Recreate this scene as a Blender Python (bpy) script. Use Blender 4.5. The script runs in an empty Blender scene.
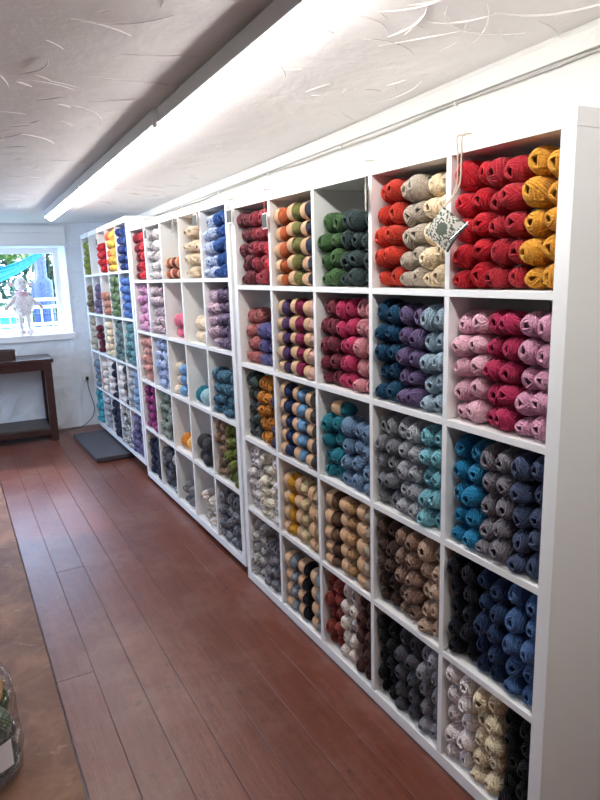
import bpy, bmesh, math, random
import numpy as np
import mathutils.noise as mnoise
from mathutils import Vector, Matrix, Euler

random.seed(7)
rng = np.random.default_rng(7)
COL = bpy.context.scene.collection
PI = math.pi
R = math.radians

# ------------------------------------------------------------------ helpers
def lin(c):
    if isinstance(c, str):
        c = [int(c[i:i + 2], 16) / 255 for i in (0, 2, 4)]
    return tuple((x / 12.92 if x <= .04045 else ((x + .055) / 1.055) ** 2.4) for x in c) + (1.0,)

def link(o, parent=None):
    COL.objects.link(o)
    if parent is not None:
        o.parent = parent
    return o

def mesh_np(name, V, F, smooth=False):
    me = bpy.data.meshes.new(name)
    me.from_pydata([tuple(v) for v in V], [], [tuple(f) for f in F])
    if smooth:
        me.polygons.foreach_set('use_smooth', [True] * len(me.polygons))
    me.update()
    return me

# smooth the cable
def catmull(P, n=6):
    P = [Vector(p) for p in P]; out = []
    for i in range(len(P) - 1):
        p0, p1, p2, p3 = P[max(i - 1, 0)], P[i], P[i + 1], P[min(i + 2, len(P) - 1)]
        for k in range(n):
            t_ = k / n
            out.append(.5 * ((2 * p1) + (p2 - p0) * t_ + (2 * p0 - 5 * p1 + 4 * p2 - p3) * t_ ** 2 + (3 * p1 - p0 - 3 * p2 + p3) * t_ ** 3))
    return out + [P[-1]]

class MB:
    """collects shapes for ONE mesh"""
    def __init__(s):
        s.bm = bmesh.new()
    def box(s, lo, hi, bev=0.0, seg=2):
        lo, hi = Vector(lo), Vector(hi)
        r = bmesh.ops.create_cube(s.bm, size=1.0)
        vs = r['verts']
        for v in vs:
            v.co = Vector([(lo[i] + hi[i]) / 2 + v.co[i] * (hi[i] - lo[i]) for i in range(3)])
        if bev > 0:
            es = list({e for v in vs for e in v.link_edges})
            bmesh.ops.bevel(s.bm, geom=es, offset=bev, segments=seg, affect='EDGES', profile=.6)
        return s
    def tube(s, pts, r, sides=8, cap=True):
        pts = [Vector(p) for p in pts]
        rs = r if isinstance(r, (list, tuple)) else [r] * len(pts)
        rings = []
        up = Vector((0, 0, 1))
        n = None
        for i, p in enumerate(pts):
            t = (pts[min(i + 1, len(pts) - 1)] - pts[max(i - 1, 0)]).normalized()
            if n is None:
                n = t.cross(up)
                if n.length < .1:
                    n = t.cross(Vector((1, 0, 0)))
            n = (n - t * n.dot(t)).normalized()
            b = t.cross(n)
            rings.append([s.bm.verts.new(p + (n * math.cos(2 * PI * k / sides) + b * math.sin(2 * PI * k / sides)) * rs[i]) for k in range(sides)])
        for a, b in zip(rings, rings[1:]):
            for k in range(sides):
                s.bm.faces.new((a[k], a[(k + 1) % sides], b[(k + 1) % sides], b[k]))
        if cap:
            s.bm.faces.new(rings[0][::-1]); s.bm.faces.new(rings[-1])
        return s
    def ell(s, c, rad, seg=20, rings=14, rot=None):
        r = bmesh.ops.create_uvsphere(s.bm, u_segments=seg, v_segments=rings, radius=1)
        for v in r['verts']:
            q = Vector((v.co[0] * rad[0], v.co[1] * rad[1], v.co[2] * rad[2]))
            if rot is not None:
                q = rot @ q
            v.co = q + Vector(c)
        return s
    def quad(s, a, b, c, d):
        s.bm.faces.new([s.bm.verts.new(p) for p in (a, b, c, d)])
        return s
    def mesh(s, name, smooth=False):
        bmesh.ops.recalc_face_normals(s.bm, faces=s.bm.faces)
        me = bpy.data.meshes.new(name)
        s.bm.to_mesh(me); s.bm.free()
        if smooth:
            me.polygons.foreach_set('use_smooth', [True] * len(me.polygons))
        return me
    def build(s, name, mat, parent=None, smooth=False):
        me = s.mesh(name, smooth)
        o = bpy.data.objects.new(name, me)
        if mat is not None:
            me.materials.append(mat)
        return link(o, parent)

def tag(o, label=None, cat=None, group=None, kind=None):
    if label: o['label'] = label
    if cat: o['category'] = cat
    if group: o['group'] = group
    if kind: o['kind'] = kind
    return o

def empty(name, loc=(0, 0, 0), rot=(0, 0, 0)):
    o = bpy.data.objects.new(name, None)
    o.location = loc; o.rotation_euler = rot
    o.empty_display_size = .05
    return link(o)

def copy_tree(o, parent=None):
    c = o.copy(); COL.objects.link(c)
    if parent is not None:
        c.parent = parent
    for ch in list(o.children):
        copy_tree(ch, c)
    return c

# ------------------------------------------------------------------ materials
def newmat(name):
    m = bpy.data.materials.new(name); m.use_nodes = True
    nt = m.node_tree
    return m, nt, nt.nodes['Principled BSDF'], nt.nodes['Material Output']

def nd(nt, t, **kw):
    n = nt.nodes.new(t)
    for k, v in kw.items():
        if k in n.inputs: n.inputs[k].default_value = v
        else: setattr(n, k, v)
    return n

def ramp(nt, fac, stops, interp='LINEAR'):
    n = nt.nodes.new('ShaderNodeValToRGB')
    n.color_ramp.interpolation = interp
    e = n.color_ramp.elements
    while len(e) < len(stops): e.new(.5)
    for el, (p, c) in zip(e, stops):
        el.position = p; el.color = c
    nt.links.new(fac, n.inputs['Fac'])
    return n

def simple(name, c, rough=.5, bump=0, bscale=40, spec=.5, metal=0, var=0):
    m, nt, b, out = newmat(name)
    b.inputs['Base Color'].default_value = lin(c)
    b.inputs['Roughness'].default_value = rough
    b.inputs['Specular IOR Level'].default_value = spec
    b.inputs['Metallic'].default_value = metal
    tc = nd(nt, 'ShaderNodeTexCoord')
    no = nd(nt, 'ShaderNodeTexNoise', Scale=bscale, Detail=4.0)
    nt.links.new(tc.outputs['Object'], no.inputs['Vector'])
    if var:
        l = lin(c)
        r_ = ramp(nt, no.outputs['Fac'], [(.3, tuple(x * (1 - var) for x in l[:3]) + (1,)), (.7, tuple(min(1, x * (1 + var)) for x in l[:3]) + (1,))])
        nt.links.new(r_.outputs['Color'], b.inputs['Base Color'])
    if bump:
        bp = nd(nt, 'ShaderNodeBump', Strength=1.0, Distance=bump)
        nt.links.new(no.outputs['Fac'], bp.inputs['Height'])
        nt.links.new(bp.outputs['Normal'], b.inputs['Normal'])
    return m

def plaster(name, c, fine=.002, coarse=.012, swirl=0.0):
    m, nt, b, out = newmat(name)
    b.inputs['Base Color'].default_value = lin(c)
    b.inputs['Roughness'].default_value = .75
    b.inputs['Specular IOR Level'].default_value = .25
    tc = nd(nt, 'ShaderNodeTexCoord')
    n1 = nd(nt, 'ShaderNodeTexNoise', Scale=3.5, Detail=3.0, Roughness=.5, Distortion=.6)
    n2 = nd(nt, 'ShaderNodeTexNoise', Scale=28.0, Detail=5.0, Roughness=.6, Distortion=.8)
    for n in (n1, n2): nt.links.new(tc.outputs['Object'], n.inputs['Vector'])
    b1 = nd(nt, 'ShaderNodeBump', Strength=1.0, Distance=coarse)
    b2 = nd(nt, 'ShaderNodeBump', Strength=1.0, Distance=fine)
    nt.links.new(n1.outputs['Fac'], b1.inputs['Height'])
    nt.links.new(n2.outputs['Fac'], b2.inputs['Height'])
    nt.links.new(b1.outputs['Normal'], b2.inputs['Normal'])
    last = b2
    if swirl:
        n3 = nd(nt, 'ShaderNodeTexNoise', Scale=2.2, Detail=1.0, Distortion=2.2)
        nt.links.new(tc.outputs['Object'], n3.inputs['Vector'])
        w = nd(nt, 'ShaderNodeMath', operation='PINGPONG'); w.inputs[1].default_value = .06
        nt.links.new(n3.outputs['Fac'], w.inputs[0])
        rr = ramp(nt, w.outputs[0], [(0.0, (1, 1, 1, 1)), (.012, (0, 0, 0, 1))])
        n4 = nd(nt, 'ShaderNodeTexNoise', Scale=5.0, Detail=2.0)
        nt.links.new(tc.outputs['Object'], n4.inputs['Vector'])
        r4 = ramp(nt, n4.outputs['Fac'], [(.52, (0, 0, 0, 1)), (.62, (1, 1, 1, 1))])
        mu = nd(nt, 'ShaderNodeMath', operation='MULTIPLY')
        nt.links.new(rr.outputs['Color'], mu.inputs[0]); nt.links.new(r4.outputs['Color'], mu.inputs[1])
        b3 = nd(nt, 'ShaderNodeBump', Strength=1.0, Distance=swirl)
        nt.links.new(mu.outputs[0], b3.inputs['Height']); nt.links.new(b2.outputs['Normal'], b3.inputs['Normal'])
        last = b3
    nt.links.new(last.outputs['Normal'], b.inputs['Normal'])
    return m

def emit(name, c, s):
    m, nt, b, out = newmat(name)
    b.inputs['Base Color'].default_value = (.9, .9, .9, 1)
    b.inputs['Emission Color'].default_value = c + (1,)
    b.inputs['Emission Strength'].default_value = s
    return m

def wood(name, c1, c2, axis_scale, rough=.35, spec=.5, bump=.0006):
    m, nt, b, out = newmat(name)
    tc = nd(nt, 'ShaderNodeTexCoord')
    mp = nd(nt, 'ShaderNodeMapping'); mp.inputs['Scale'].default_value = axis_scale
    nt.links.new(tc.outputs['Object'], mp.inputs['Vector'])
    n = nd(nt, 'ShaderNodeTexNoise', Scale=6.0, Detail=8.0, Roughness=.65, Distortion=.7)
    nt.links.new(mp.outputs['Vector'], n.inputs['Vector'])
    r_ = ramp(nt, n.outputs['Fac'], [(.3, lin(c1)), (.7, lin(c2))])
    nt.links.new(r_.outputs['Color'], b.inputs['Base Color'])
    b.inputs['Roughness'].default_value = rough
    b.inputs['Specular IOR Level'].default_value = spec
    bp = nd(nt, 'ShaderNodeBump', Strength=1.0, Distance=bump)
    nt.links.new(n.outputs['Fac'], bp.inputs['Height']); nt.links.new(bp.outputs['Normal'], b.inputs['Normal'])
    return m

FLOOR_EDGE, BOARD = -.975, .1390
def floor_mat():
    m, nt, b, out = newmat('painted_floorboards')
    L = nt.links.new
    tc = nd(nt, 'ShaderNodeTexCoord')
    sx = nd(nt, 'ShaderNodeSeparateXYZ'); L(tc.outputs['Object'], sx.inputs[0])
    a = nd(nt, 'ShaderNodeMath', operation='SUBTRACT'); L(sx.outputs['X'], a.inputs[0]); a.inputs[1].default_value = FLOOR_EDGE
    d = nd(nt, 'ShaderNodeMath', operation='DIVIDE'); L(a.outputs[0], d.inputs[0]); d.inputs[1].default_value = BOARD
    fl = nd(nt, 'ShaderNodeMath', operation='FLOOR'); L(d.outputs[0], fl.inputs[0])
    wn = nd(nt, 'ShaderNodeTexWhiteNoise', noise_dimensions='1D'); L(fl.outputs[0], wn.inputs['W'])
    # grain, offset per board
    cb = nd(nt, 'ShaderNodeCombineXYZ')
    L(sx.outputs['X'], cb.inputs[0]); L(sx.outputs['Y'], cb.inputs[1]); L(wn.outputs['Value'], cb.inputs[2])
    mp = nd(nt, 'ShaderNodeMapping'); mp.inputs['Scale'].default_value = (14, 1.1, 9)
    L(cb.outputs[0], mp.inputs['Vector'])
    g = nd(nt, 'ShaderNodeTexNoise', Scale=4.0, Detail=8.0, Roughness=.7, Distortion=.5); L(mp.outputs[0], g.inputs['Vector'])
    c = ramp(nt, g.outputs['Fac'], [(.25, lin('52281f')), (.5, lin('693729')), (.78, lin('784838'))])
    # board to board tone
    tone = nd(nt, 'ShaderNodeMapRange'); tone.inputs['To Min'].default_value = .92; tone.inputs['To Max'].default_value = 1.08
    L(wn.outputs['Value'], tone.inputs['Value'])
    mx = nd(nt, 'ShaderNodeMix', data_type='RGBA', blend_type='MULTIPLY'); mx.inputs[0].default_value = 1
    L(c.outputs['Color'], mx.inputs[6]); L(tone.outputs['Result'], mx.inputs[7])
    # scuffs: worn pale patches
    w = nd(nt, 'ShaderNodeTexNoise', Scale=2.3, Detail=9.0, Roughness=.72); L(tc.outputs['Object'], w.inputs['Vector'])
    wr = ramp(nt, w.outputs['Fac'], [(.47, (0, 0, 0, 1)), (.68, (.7, .7, .7, 1))])
    m2 = nd(nt, 'ShaderNodeMix', data_type='RGBA'); L(wr.outputs['Color'], m2.inputs[0]); L(mx.outputs[2], m2.inputs[6]); m2.inputs[7].default_value = lin('836056')
    # dark knots / stains
    k = nd(nt, 'ShaderNodeTexNoise', Scale=17.0, Detail=5.0); L(tc.outputs['Object'], k.inputs['Vector'])
    kr = ramp(nt, k.outputs['Fac'], [(.64, (0, 0, 0, 1)), (.74, (.7, .7, .7, 1))])
    m3 = nd(nt, 'ShaderNodeMix', data_type='RGBA'); L(kr.outputs['Color'], m3.inputs[0]); L(m2.outputs[2], m3.inputs[6]); m3.inputs[7].default_value = lin('38201c')
    L(m3.outputs[2], b.inputs['Base Color'])
    rr = nd(nt, 'ShaderNodeMapRange'); rr.inputs['To Min'].default_value = .24; rr.inputs['To Max'].default_value = .40
    L(g.outputs['Fac'], rr.inputs['Value']); L(rr.outputs['Result'], b.inputs['Roughness'])
    bp = nd(nt, 'ShaderNodeBump', Strength=1.0, Distance=.0012); L(g.outputs['Fac'], bp.inputs['Height'])
    b2 = nd(nt, 'ShaderNodeBump', Strength=1.0, Distance=.004); L(w.outputs['Fac'], b2.inputs['Height']); L(bp.outputs[0], b2.inputs['Normal'])
    L(b2.outputs[0], b.inputs['Normal'])
    return m

def screed_mat():
    m, nt, b, out = newmat('worn_brown_hardboard')
    L = nt.links.new
    tc = nd(nt, 'ShaderNodeTexCoord')
    n = nd(nt, 'ShaderNodeTexNoise', Scale=4.0, Detail=9.0, Roughness=.7, Distortion=.5); L(tc.outputs['Object'], n.inputs['Vector'])
    c = ramp(nt, n.outputs['Fac'], [(.3, lin('583626')), (.5, lin('724e39')), (.75, lin('946e52'))])
    n2 = nd(nt, 'ShaderNodeTexNoise', Scale=13.0, Detail=5.0, Distortion=1.2); L(tc.outputs['Object'], n2.inputs['Vector'])
    r2 = ramp(nt, n2.outputs['Fac'], [(.62, (0, 0, 0, 1)), (.72, (.5, .5, .5, 1))])
    mx = nd(nt, 'ShaderNodeMix', data_type='RGBA'); L(r2.outputs['Color'], mx.inputs[0]); L(c.outputs['Color'], mx.inputs[6]); mx.inputs[7].default_value = lin('a58470')
    L(mx.outputs[2], b.inputs['Base Color'])
    b.inputs['Roughness'].default_value = .6
    bp = nd(nt, 'ShaderNodeBump', Strength=1.0, Distance=.003); L(n.outputs['Fac'], bp.inputs['Height']); L(bp.outputs[0], b.inputs['Normal'])
    return m

# yarn: plain or variegated, rough and fibrous; patches of dye move along the strand
_yarn = {}
def yarn_mat(key, cols, mott, loose=False):
    k = (key, mott, loose)
    if k in _yarn: return _yarn[k]
    m, nt, b, out = newmat('yarn_' + key.replace(' ', '_') + ('_mottled' if mott else ''))
    L = nt.links.new
    tc = nd(nt, 'ShaderNodeTexCoord'); oi = nd(nt, 'ShaderNodeObjectInfo')
    mp = nd(nt, 'ShaderNodeVectorMath', operation='MULTIPLY_ADD')
    L(oi.outputs['Random'], mp.inputs[0]); mp.inputs[1].default_value = (31, 17, 23); L(tc.outputs['Object'], mp.inputs[2])
    if mott:
        n = nd(nt, 'ShaderNodeTexNoise', Scale=75.0 if loose else 2.9, Detail=3.0, Roughness=.7, Distortion=.8)
        L(mp.outputs[0], n.inputs['Vector'])
        st = [lin(c) for c in cols]
        r_ = ramp(nt, n.outputs['Fac'], [(.40 + .19 * i / max(1, len(st) - 1), c) for i, c in enumerate(st)])
    else:
        n = nd(nt, 'ShaderNodeTexNoise', Scale=160.0 if loose else 8.0, Detail=3.0)
        L(mp.outputs[0], n.inputs['Vector'])
        l = lin(cols[0])
        r_ = ramp(nt, n.outputs['Fac'], [(.3, tuple(x * .72 for x in l[:3]) + (1,)), (.7, tuple(min(1, x * 1.18 + .004) for x in l[:3]) + (1,))])
    L(r_.outputs['Color'], b.inputs['Base Color'])
    b.inputs['Roughness'].default_value = .95
    b.inputs['Specular IOR Level'].default_value = .12
    b.inputs['Sheen Weight'].default_value = .15
    b.inputs['Sheen Roughness'].default_value = .5
    fb = nd(nt, 'ShaderNodeTexNoise', Scale=900.0 if loose else 45.0, Detail=2.0); L(tc.outputs['Object'], fb.inputs['Vector'])
    bp = nd(nt, 'ShaderNodeBump', Strength=.6, Distance=.0008); L(fb.outputs['Fac'], bp.inputs['Height']); L(bp.outputs[0], b.inputs['Normal'])
    _yarn[k] = m
    return m

M = {}
M['wall'] = plaster('white_painted_plaster', 'd6d4d0', .0025, .02)
M['wall_rough'] = plaster('rough_white_stone_paint', 'e9ecef', .006, .06)
M['ceil'] = plaster('troweled_ceiling_plaster', 'eae6e4', .0015, .012)
M['shelf'] = simple('white_foil_shelf', 'f0efed', .38, bump=.0, spec=.4)
M['trim'] = simple('white_gloss_paint', 'f2f1ee', .35, bump=.0008, bscale=30)
M['floor'] = floor_mat()
M['screed'] = screed_mat()
M['tube'] = emit('fluorescent_diffuser', (1.0, .985, .96), 24.0)
M['batten'] = simple('grey_white_lamp_housing', 'b9b4b2', .45)
M['endcap'] = simple('white_plastic_cap', 'd8d5d2', .4)
M['dark_wood'] = wood('dark_mahogany', '2e1a18', '4a2c28', (1, 8, 8), .3)
M['table_shelf'] = wood('grey_brown_board', '3d3836', '544d4a', (1, 8, 8), .55)
M['wicker'] = simple('brown_wicker', '4a342c', .7, bump=.002, bscale=300, var=.4)
M['slate'] = simple('dark_grey_felt', '4b484e', .75, bump=.002, bscale=60, var=.2)
M['slate_edge'] = simple('black_rubber_edge', '242226', .7)
M['block'] = wood('dark_offcut', '2a1c17', '3a2a22', (4, 1, 4), .8)
M['plug'] = simple('white_plastic', 'e9e9e9', .35)
M['black'] = simple('black_plastic', '1c1c1c', .5)
M['cable_grey'] = simple('grey_cable', '5a5a5c', .5)
M['cable_white'] = simple('painted_cable', 'a8a49e', .5)
M['kraft'] = simple('kraft_paper_band', 'bb9470', .8, bump=.0004, bscale=200, var=.1)
M['tag_face'] = simple('dark_slate_card', '4a4f50', .8, bscale=420, var=.5)
M['tag_back'] = simple('pale_card', 'd4d2cc', .8)
M['string'] = simple('natural_twine', 'b9ad9c', .9)
M['string_red'] = simple('red_twine', '9a6660', .9)
M['steel'] = simple('needle_steel', 'c8c8c8', .25, metal=1.0)
M['fleece'] = simple('cream_knit_fleece', 'f6ece8', .95, bump=.003, bscale=90, spec=.1)
M['sheep_skin'] = simple('pink_beige_knit', 'ecdcd8', .95, bump=.002, bscale=160, spec=.1)
M['pink'] = simple('pink_knit', 'eec8d0', .95, bump=.002, bscale=160, spec=.1)
M['paper'] = simple('white_paper', 'e8e8ee', .7)

# ------------------------------------------------------------------ camera
F_PX = 639.8
CAM = Vector((-1.1661, -.9436, 1.525))
yaw, pitch, roll = .4942, -.2017, -.0287
f = Vector((math.sin(yaw) * math.cos(pitch), math.cos(yaw) * math.cos(pitch), math.sin(pitch)))
r = Vector((math.cos(yaw), -math.sin(yaw), 0)); u = r.cross(f)
r2 = r * math.cos(roll) + u * math.sin(roll); u2 = -r * math.sin(roll) + u * math.cos(roll)
cd = bpy.data.cameras.new('camera'); cam = bpy.data.objects.new('camera', cd); COL.objects.link(cam)
mw = Matrix.Identity(4)
for i in range(3):
    mw[i][0], mw[i][1], mw[i][2], mw[i][3] = r2[i], u2[i], -f[i], CAM[i]
cam.matrix_world = mw
cd.sensor_fit = 'HORIZONTAL'; cd.sensor_width = 36; cd.lens = F_PX / 600 * 36
cd.clip_start = .05; cd.clip_end = 200
bpy.context.scene.camera = cam

# ------------------------------------------------------------------ room shell
XL, XR, YB, YF = -3.2, .42, -3.2, 5.79
def cz(y): return 2.147 - .0205 * y
WX0, WX1, WZ0, WZ1 = -1.62, -.10, .955, 1.815      # window opening in the far wall, room side
GX0, GX1, GZ0, GZ1 = -1.52, -.175, .985, 1.785      # at the glass
WT = .32                                            # far wall thickness

m = MB(); m.box((FLOOR_EDGE, YB - .2, -.12), (XR + .2, YF + .2, -.004))
# each board slightly proud with a narrow dark gap between boards
k = 0; x = FLOOR_EDGE
while x < XR + .1:
    cuts = [YB - .1]
    cuts += {0: [1.44], 1: [2.42]}.get(k, [])
    cuts += [YF + .1]
    for a, b in zip(cuts, cuts[1:]):
        m.box((x + .0011, a + .001, -.02), (x + BOARD - .0011, b - .001, 0), .0012, 1)
    x += BOARD; k += 1
tag(m.build('floor', M['floor']), kind='structure')
m = MB(); m.box((XL - .2, YB - .2, -.12), (FLOOR_EDGE - .004, YF + .2, .003), .003, 1)
tag(m.build('floor_left', M['screed']), kind='structure')

# ceiling: one slab, sloping down to the window end, with raised trowel ridges
m = MB()
ys = [YB - .2, YF + .4]
bm = m.bm
nx, ny = 30, 60
grid = []
for j in range(ny + 1):
    y = ys[0] + (ys[1] - ys[0]) * j / ny
    row = []
    for i in range(nx + 1):
        xx = XL - .2 + (XR + .4 - XL + .2) * i / nx
        row.append(bm.verts.new((xx, y, cz(y) + .004 * math.sin(y * 2.1 + xx * 1.3) + .003 * math.sin(3.7 * xx - y))))
    grid.append(row)
for j in range(ny):
    for i in range(nx):
        bm.faces.new((grid[j][i], grid[j + 1][i], grid[j + 1][i + 1], grid[j][i + 1]))
m.box((XL - .2, ys[0], cz(ys[0]) + .03), (XR + .4, ys[1], cz(ys[0]) + .12))
rr = random.Random(3)
for i in range(260):
    px, py = rr.uniform(-1.7, .3), .2 + 5.2 * rr.random() ** 1.6
    if -.6 < px < -.25: continue
    a = rr.gauss(.3, .8); ln = rr.choice([.05, .08, .11, .16, .24, .36]) * rr.uniform(.6, 1.2); cv = rr.gauss(0, 4)
    pts = []
    n = 9
    for q in range(n):
        pts.append((px, py, cz(py) - .0006))
        px += math.cos(a) * ln / n; py += math.sin(a) * ln / n; a += cv * ln / n
    w = rr.uniform(.0013, .0032)
    m.tube(pts, [w * math.sin(PI * (q + .4) / (n - .2)) + .0003 for q in range(n)], 5)
tag(m.build('ceiling', M['ceil'], smooth=False), kind='structure')

m = MB(); m.box((XR, YB - .2, -.1), (XR + .2, YF + .4, 2.4))
tag(m.build('wall_right', M['wall']), kind='structure')
SY0, SY1, SZ0, SZ1 = 3.5, 5.2, .85, 1.85          # window added in the left wall, out of view, to bring in bluish daylight
m = MB(); m.box((XL - .2, YB - .2, -.1), (XL, SY0, 2.4)); m.box((XL - .2, SY1, -.1), (XL, YF + .4, 2.4))
m.box((XL - .2, SY0, -.1), (XL, SY1, SZ0)); m.box((XL - .2, SY0, SZ1), (XL, SY1, 2.4))
M['wall_tan'] = plaster('grey_painted_plaster', 'a3a09e', .0025, .02)
tag(m.build('wall_left', M['wall_tan']), kind='structure')
m = MB()
for a, b in (((SY0, SZ0), (SY0 + .05, SZ1)), ((SY1 - .05, SZ0), (SY1, SZ1)), ((SY0 + .05, SZ0), (SY1 - .05, SZ0 + .05)), ((SY0 + .05, SZ1 - .05), (SY1 - .05, SZ1))):
    m.box((XL - .14, a[0], a[1]), (XL - .08, b[0], b[1]), .004)
tag(m.build('added_window', M['trim']), kind='structure')
m = MB(); m.box((XL - .2, YB - .2, -.1), (XR + .2, YB, 2.4))
tag(m.build('wall_back', M['wall_tan']), kind='structure')

# far wall with a splayed window opening, gently uneven
def farwall():
    bm = bmesh.new()
    xs = sorted(set([XL, WX0, WX1, XR + .1] + list(np.linspace(-1.9, XR + .1, 120)) + [-2.6]))
    zs = sorted(set([-.1, WZ0, WZ1, 2.3] + list(np.linspace(-.1, 2.3, 110))))
    V = {}
    def wob(xx, zz):
        if abs(xx - WX0) < .02 or abs(xx - WX1) < .02 or abs(zz - WZ0) < .02 or abs(zz - WZ1) < .02: return 0
        return .008 * mnoise.noise(Vector((xx * 3.2, zz * 4.5, 1))) + .006 * mnoise.noise(Vector((xx * 9, zz * 13, 4))) + .004 
    def v(i, j):
        if (i, j) not in V: V[(i, j)] = bm.verts.new((xs[i], YF + wob(xs[i], zs[j]), zs[j]))
        return V[(i, j)]
    for i in range(len(xs) - 1):
        for j in range(len(zs) - 1):
            cx, cy = (xs[i] + xs[i + 1]) / 2, (zs[j] + zs[j + 1]) / 2
            if WX0 < cx < WX1 and WZ0 < cy < WZ1: continue
            bm.faces.new((v(i, j), v(i + 1, j), v(i + 1, j + 1), v(i, j + 1)))
    # splayed reveal back to the outer face
    a = [(WX0, WZ0), (WX1, WZ0), (WX1, WZ1), (WX0, WZ1)]; b = [(GX0, GZ0), (GX1, GZ0), (GX1, GZ1), (GX0, GZ1)]
    y1 = YF + WT
    for k in range(4):
        p, q = a[k], a[(k + 1) % 4]; s, t = b[k], b[(k + 1) % 4]
        bm.faces.new([bm.verts.new(c) for c in ((p[0], YF, p[1]), (q[0], YF, q[1]), (t[0], y1, t[1]), (s[0], y1, s[1]))])
    # outer face
    for lo, hi in (((XL, -.1), (GX0, 2.6)), ((GX1, -.1), (XR + .2, 2.6)), ((GX0, -.1), (GX1, GZ0)), ((GX0, GZ1), (GX1, 2.6))):
        bm.faces.new([bm.verts.new(c) for c in ((lo[0], y1, lo[1]), (hi[0], y1, lo[1]), (hi[0], y1, hi[1]), (lo[0], y1, hi[1]))])
    bmesh.ops.remove_doubles(bm, verts=bm.verts, dist=1e-5)
    bmesh.ops.recalc_face_normals(bm, faces=bm.faces)
    me = bpy.data.meshes.new('wall_far'); bm.to_mesh(me); bm.free()
    me.materials.append(M['wall_rough'])
    return link(bpy.data.objects.new('wall_far', me))
tag(farwall(), kind='structure')

# lintel board over the window
m = MB(); m.box((XL, YF - .022, 1.935), (-.09, YF + .01, 2.0), .003); m.box((XL, YF - .012, 1.83), (-.09, YF + .01, 1.934), .002)
tag(m.build('trim_1', M['trim']), kind='structure')
# batten where ceiling meets the shelf wall
bm = MB()
bm.box((XR - .016, YB, -.066), (XR + .01, YF, -.012), .004)
o = bm.build('trim_2', M['wall']); o.location = (0, 0, 2.147); o.rotation_euler = (math.atan(-.0205), 0, 0)
tag(o, kind='structure')
# cable clipped under the batten
pts = []
for i in range(70):
    y = -2.5 + i * .118
    pts.append((XR - .0085, y, cz(y) - .079 + .005 * math.sin(y * 3.1) + .003 * math.sin(y * 9)))
e = empty('ceiling_cable', (0, 0, 0))
tag(e, 'thin white painted cable clipped along wall above the shelves, below ceiling', 'cable')
MB().tube(pts, .0045, 7).build('cable_run', M['cable_white'], e, True)
for i in range(8):
    y = .1 + i * .72
    MB().box((XR - .0145, y, cz(y) - .084), (XR, y + .006, cz(y) - .070), .002).build('cable_clip', M['plug'], e)

# window frame and pane
fr = MB()
y0, y1 = YF + .19, YF + .245
def wrect(mb, x0, x1, z0, z1, w):
    mb.box((x0, y0, z0), (x0 + w, y1, z1), .004); mb.box((x1 - w, y0, z0), (x1, y1, z1), .004)
    mb.box((x0 + w, y0, z0), (x1 - w, y1, z0 + w), .004); mb.box((x0 + w, y0, z1 - w), (x1 - w, y1, z1), .004)
wrect(fr, GX0 - .045, GX1 + .035, GZ0 - .012, GZ1 + .012, .05)
fr.box((-.86, y0, GZ0), (-.81, y1, GZ1), .004)
wf = fr.build('window_1', M['trim']); tag(wf, kind='structure')
gm, nt, b, out = newmat('window_glass')
tr = nd(nt, 'ShaderNodeBsdfTransparent'); gl = nd(nt, 'ShaderNodeBsdfGlossy', Roughness=.02)
mxs = nd(nt, 'ShaderNodeMixShader'); mxs.inputs[0].default_value = .06
nt.links.new(tr.outputs[0], mxs.inputs[1]); nt.links.new(gl.outputs[0], mxs.inputs[2]); nt.links.new(mxs.outputs[0], out.inputs['Surface'])
MB().box((GX0 - .03, YF + .214, GZ0), (GX1 + .02, YF + .220, GZ1)).build('pane', gm, wf)
# sill board
m = MB(); m.box((WX0 - .05, YF - .03, WZ0 - .05), (-.085, YF + .215, WZ0 + .012), .006)
tag(m.build('window_sill', M['trim']), kind='structure')

# ------------------------------------------------------------------ lights: batten fittings on the ceiling
def batten(i, y0, y1, label):
    # housing along +Y from y0 to y1; lamp hangs just under the ceiling
    ym = (y0 + y1) / 2
    e = empty('fluorescent_batten', (-.388 + (.018 if i == 0 else 0.004 if i == 1 else 0), ym, cz(ym) - .006), (math.atan(-.0205), 0, R(-.4)))
    tag(e, label, 'ceiling light', 'fluorescent battens along the ceiling')
    h = (y1 - y0) / 2
    for q in (-.6, 0, .6): MB().box((-.012, q * h - .03, -.006), (.012, q * h + .03, .004), .001).build('mounting_bracket', M['endcap'], e)
    MB().box((-.033, -h + .012, -.042), (.033, h - .012, -.006), .004).build('housing', M['batten'], e)
    MB().box((-.044, -h + .012, -.055), (-.0335, h - .012, -.006), .003).build('side_wing', M['batten'], e)
    d = MB(); bm = d.bm
    n = 14
    rings = []
    for yy in (-h + .016, h - .016):
        rings.append([bm.verts.new((-.031 * math.cos(PI * k / n), yy, -.0425 - .044 * math.sin(PI * k / n) ** .8)) for k in range(n + 1)])
    for k in range(n): bm.faces.new((rings[0][k], rings[0][k + 1], rings[1][k + 1], rings[1][k]))
    bm.faces.new(rings[0]); bm.faces.new(rings[1][::-1])
    d.build('diffuser', M['tube'], e, True)
    for s in (-1, 1):
        MB().box((-.047, s * (h - .007) - .005, -.068), (.033, s * (h - .007) + .005, -.005), .002).build('end_cap', M['endcap'], e)
    return e
batten(0, 3.06, 4.66, 'far white fluorescent strip light, ending near the window wall')
batten(1, 1.47, 3.05, 'white fluorescent strip light between the far one and the nearest in view')
batten(2, -.12, 1.46, 'nearest white fluorescent strip light, cut by top edge of photo')
batten(3, -1.72, -.13, 'added fluorescent fill light continuing the row above the camera, out of the photo')  # extra fitting added out of view to brighten the near shelf end
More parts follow.
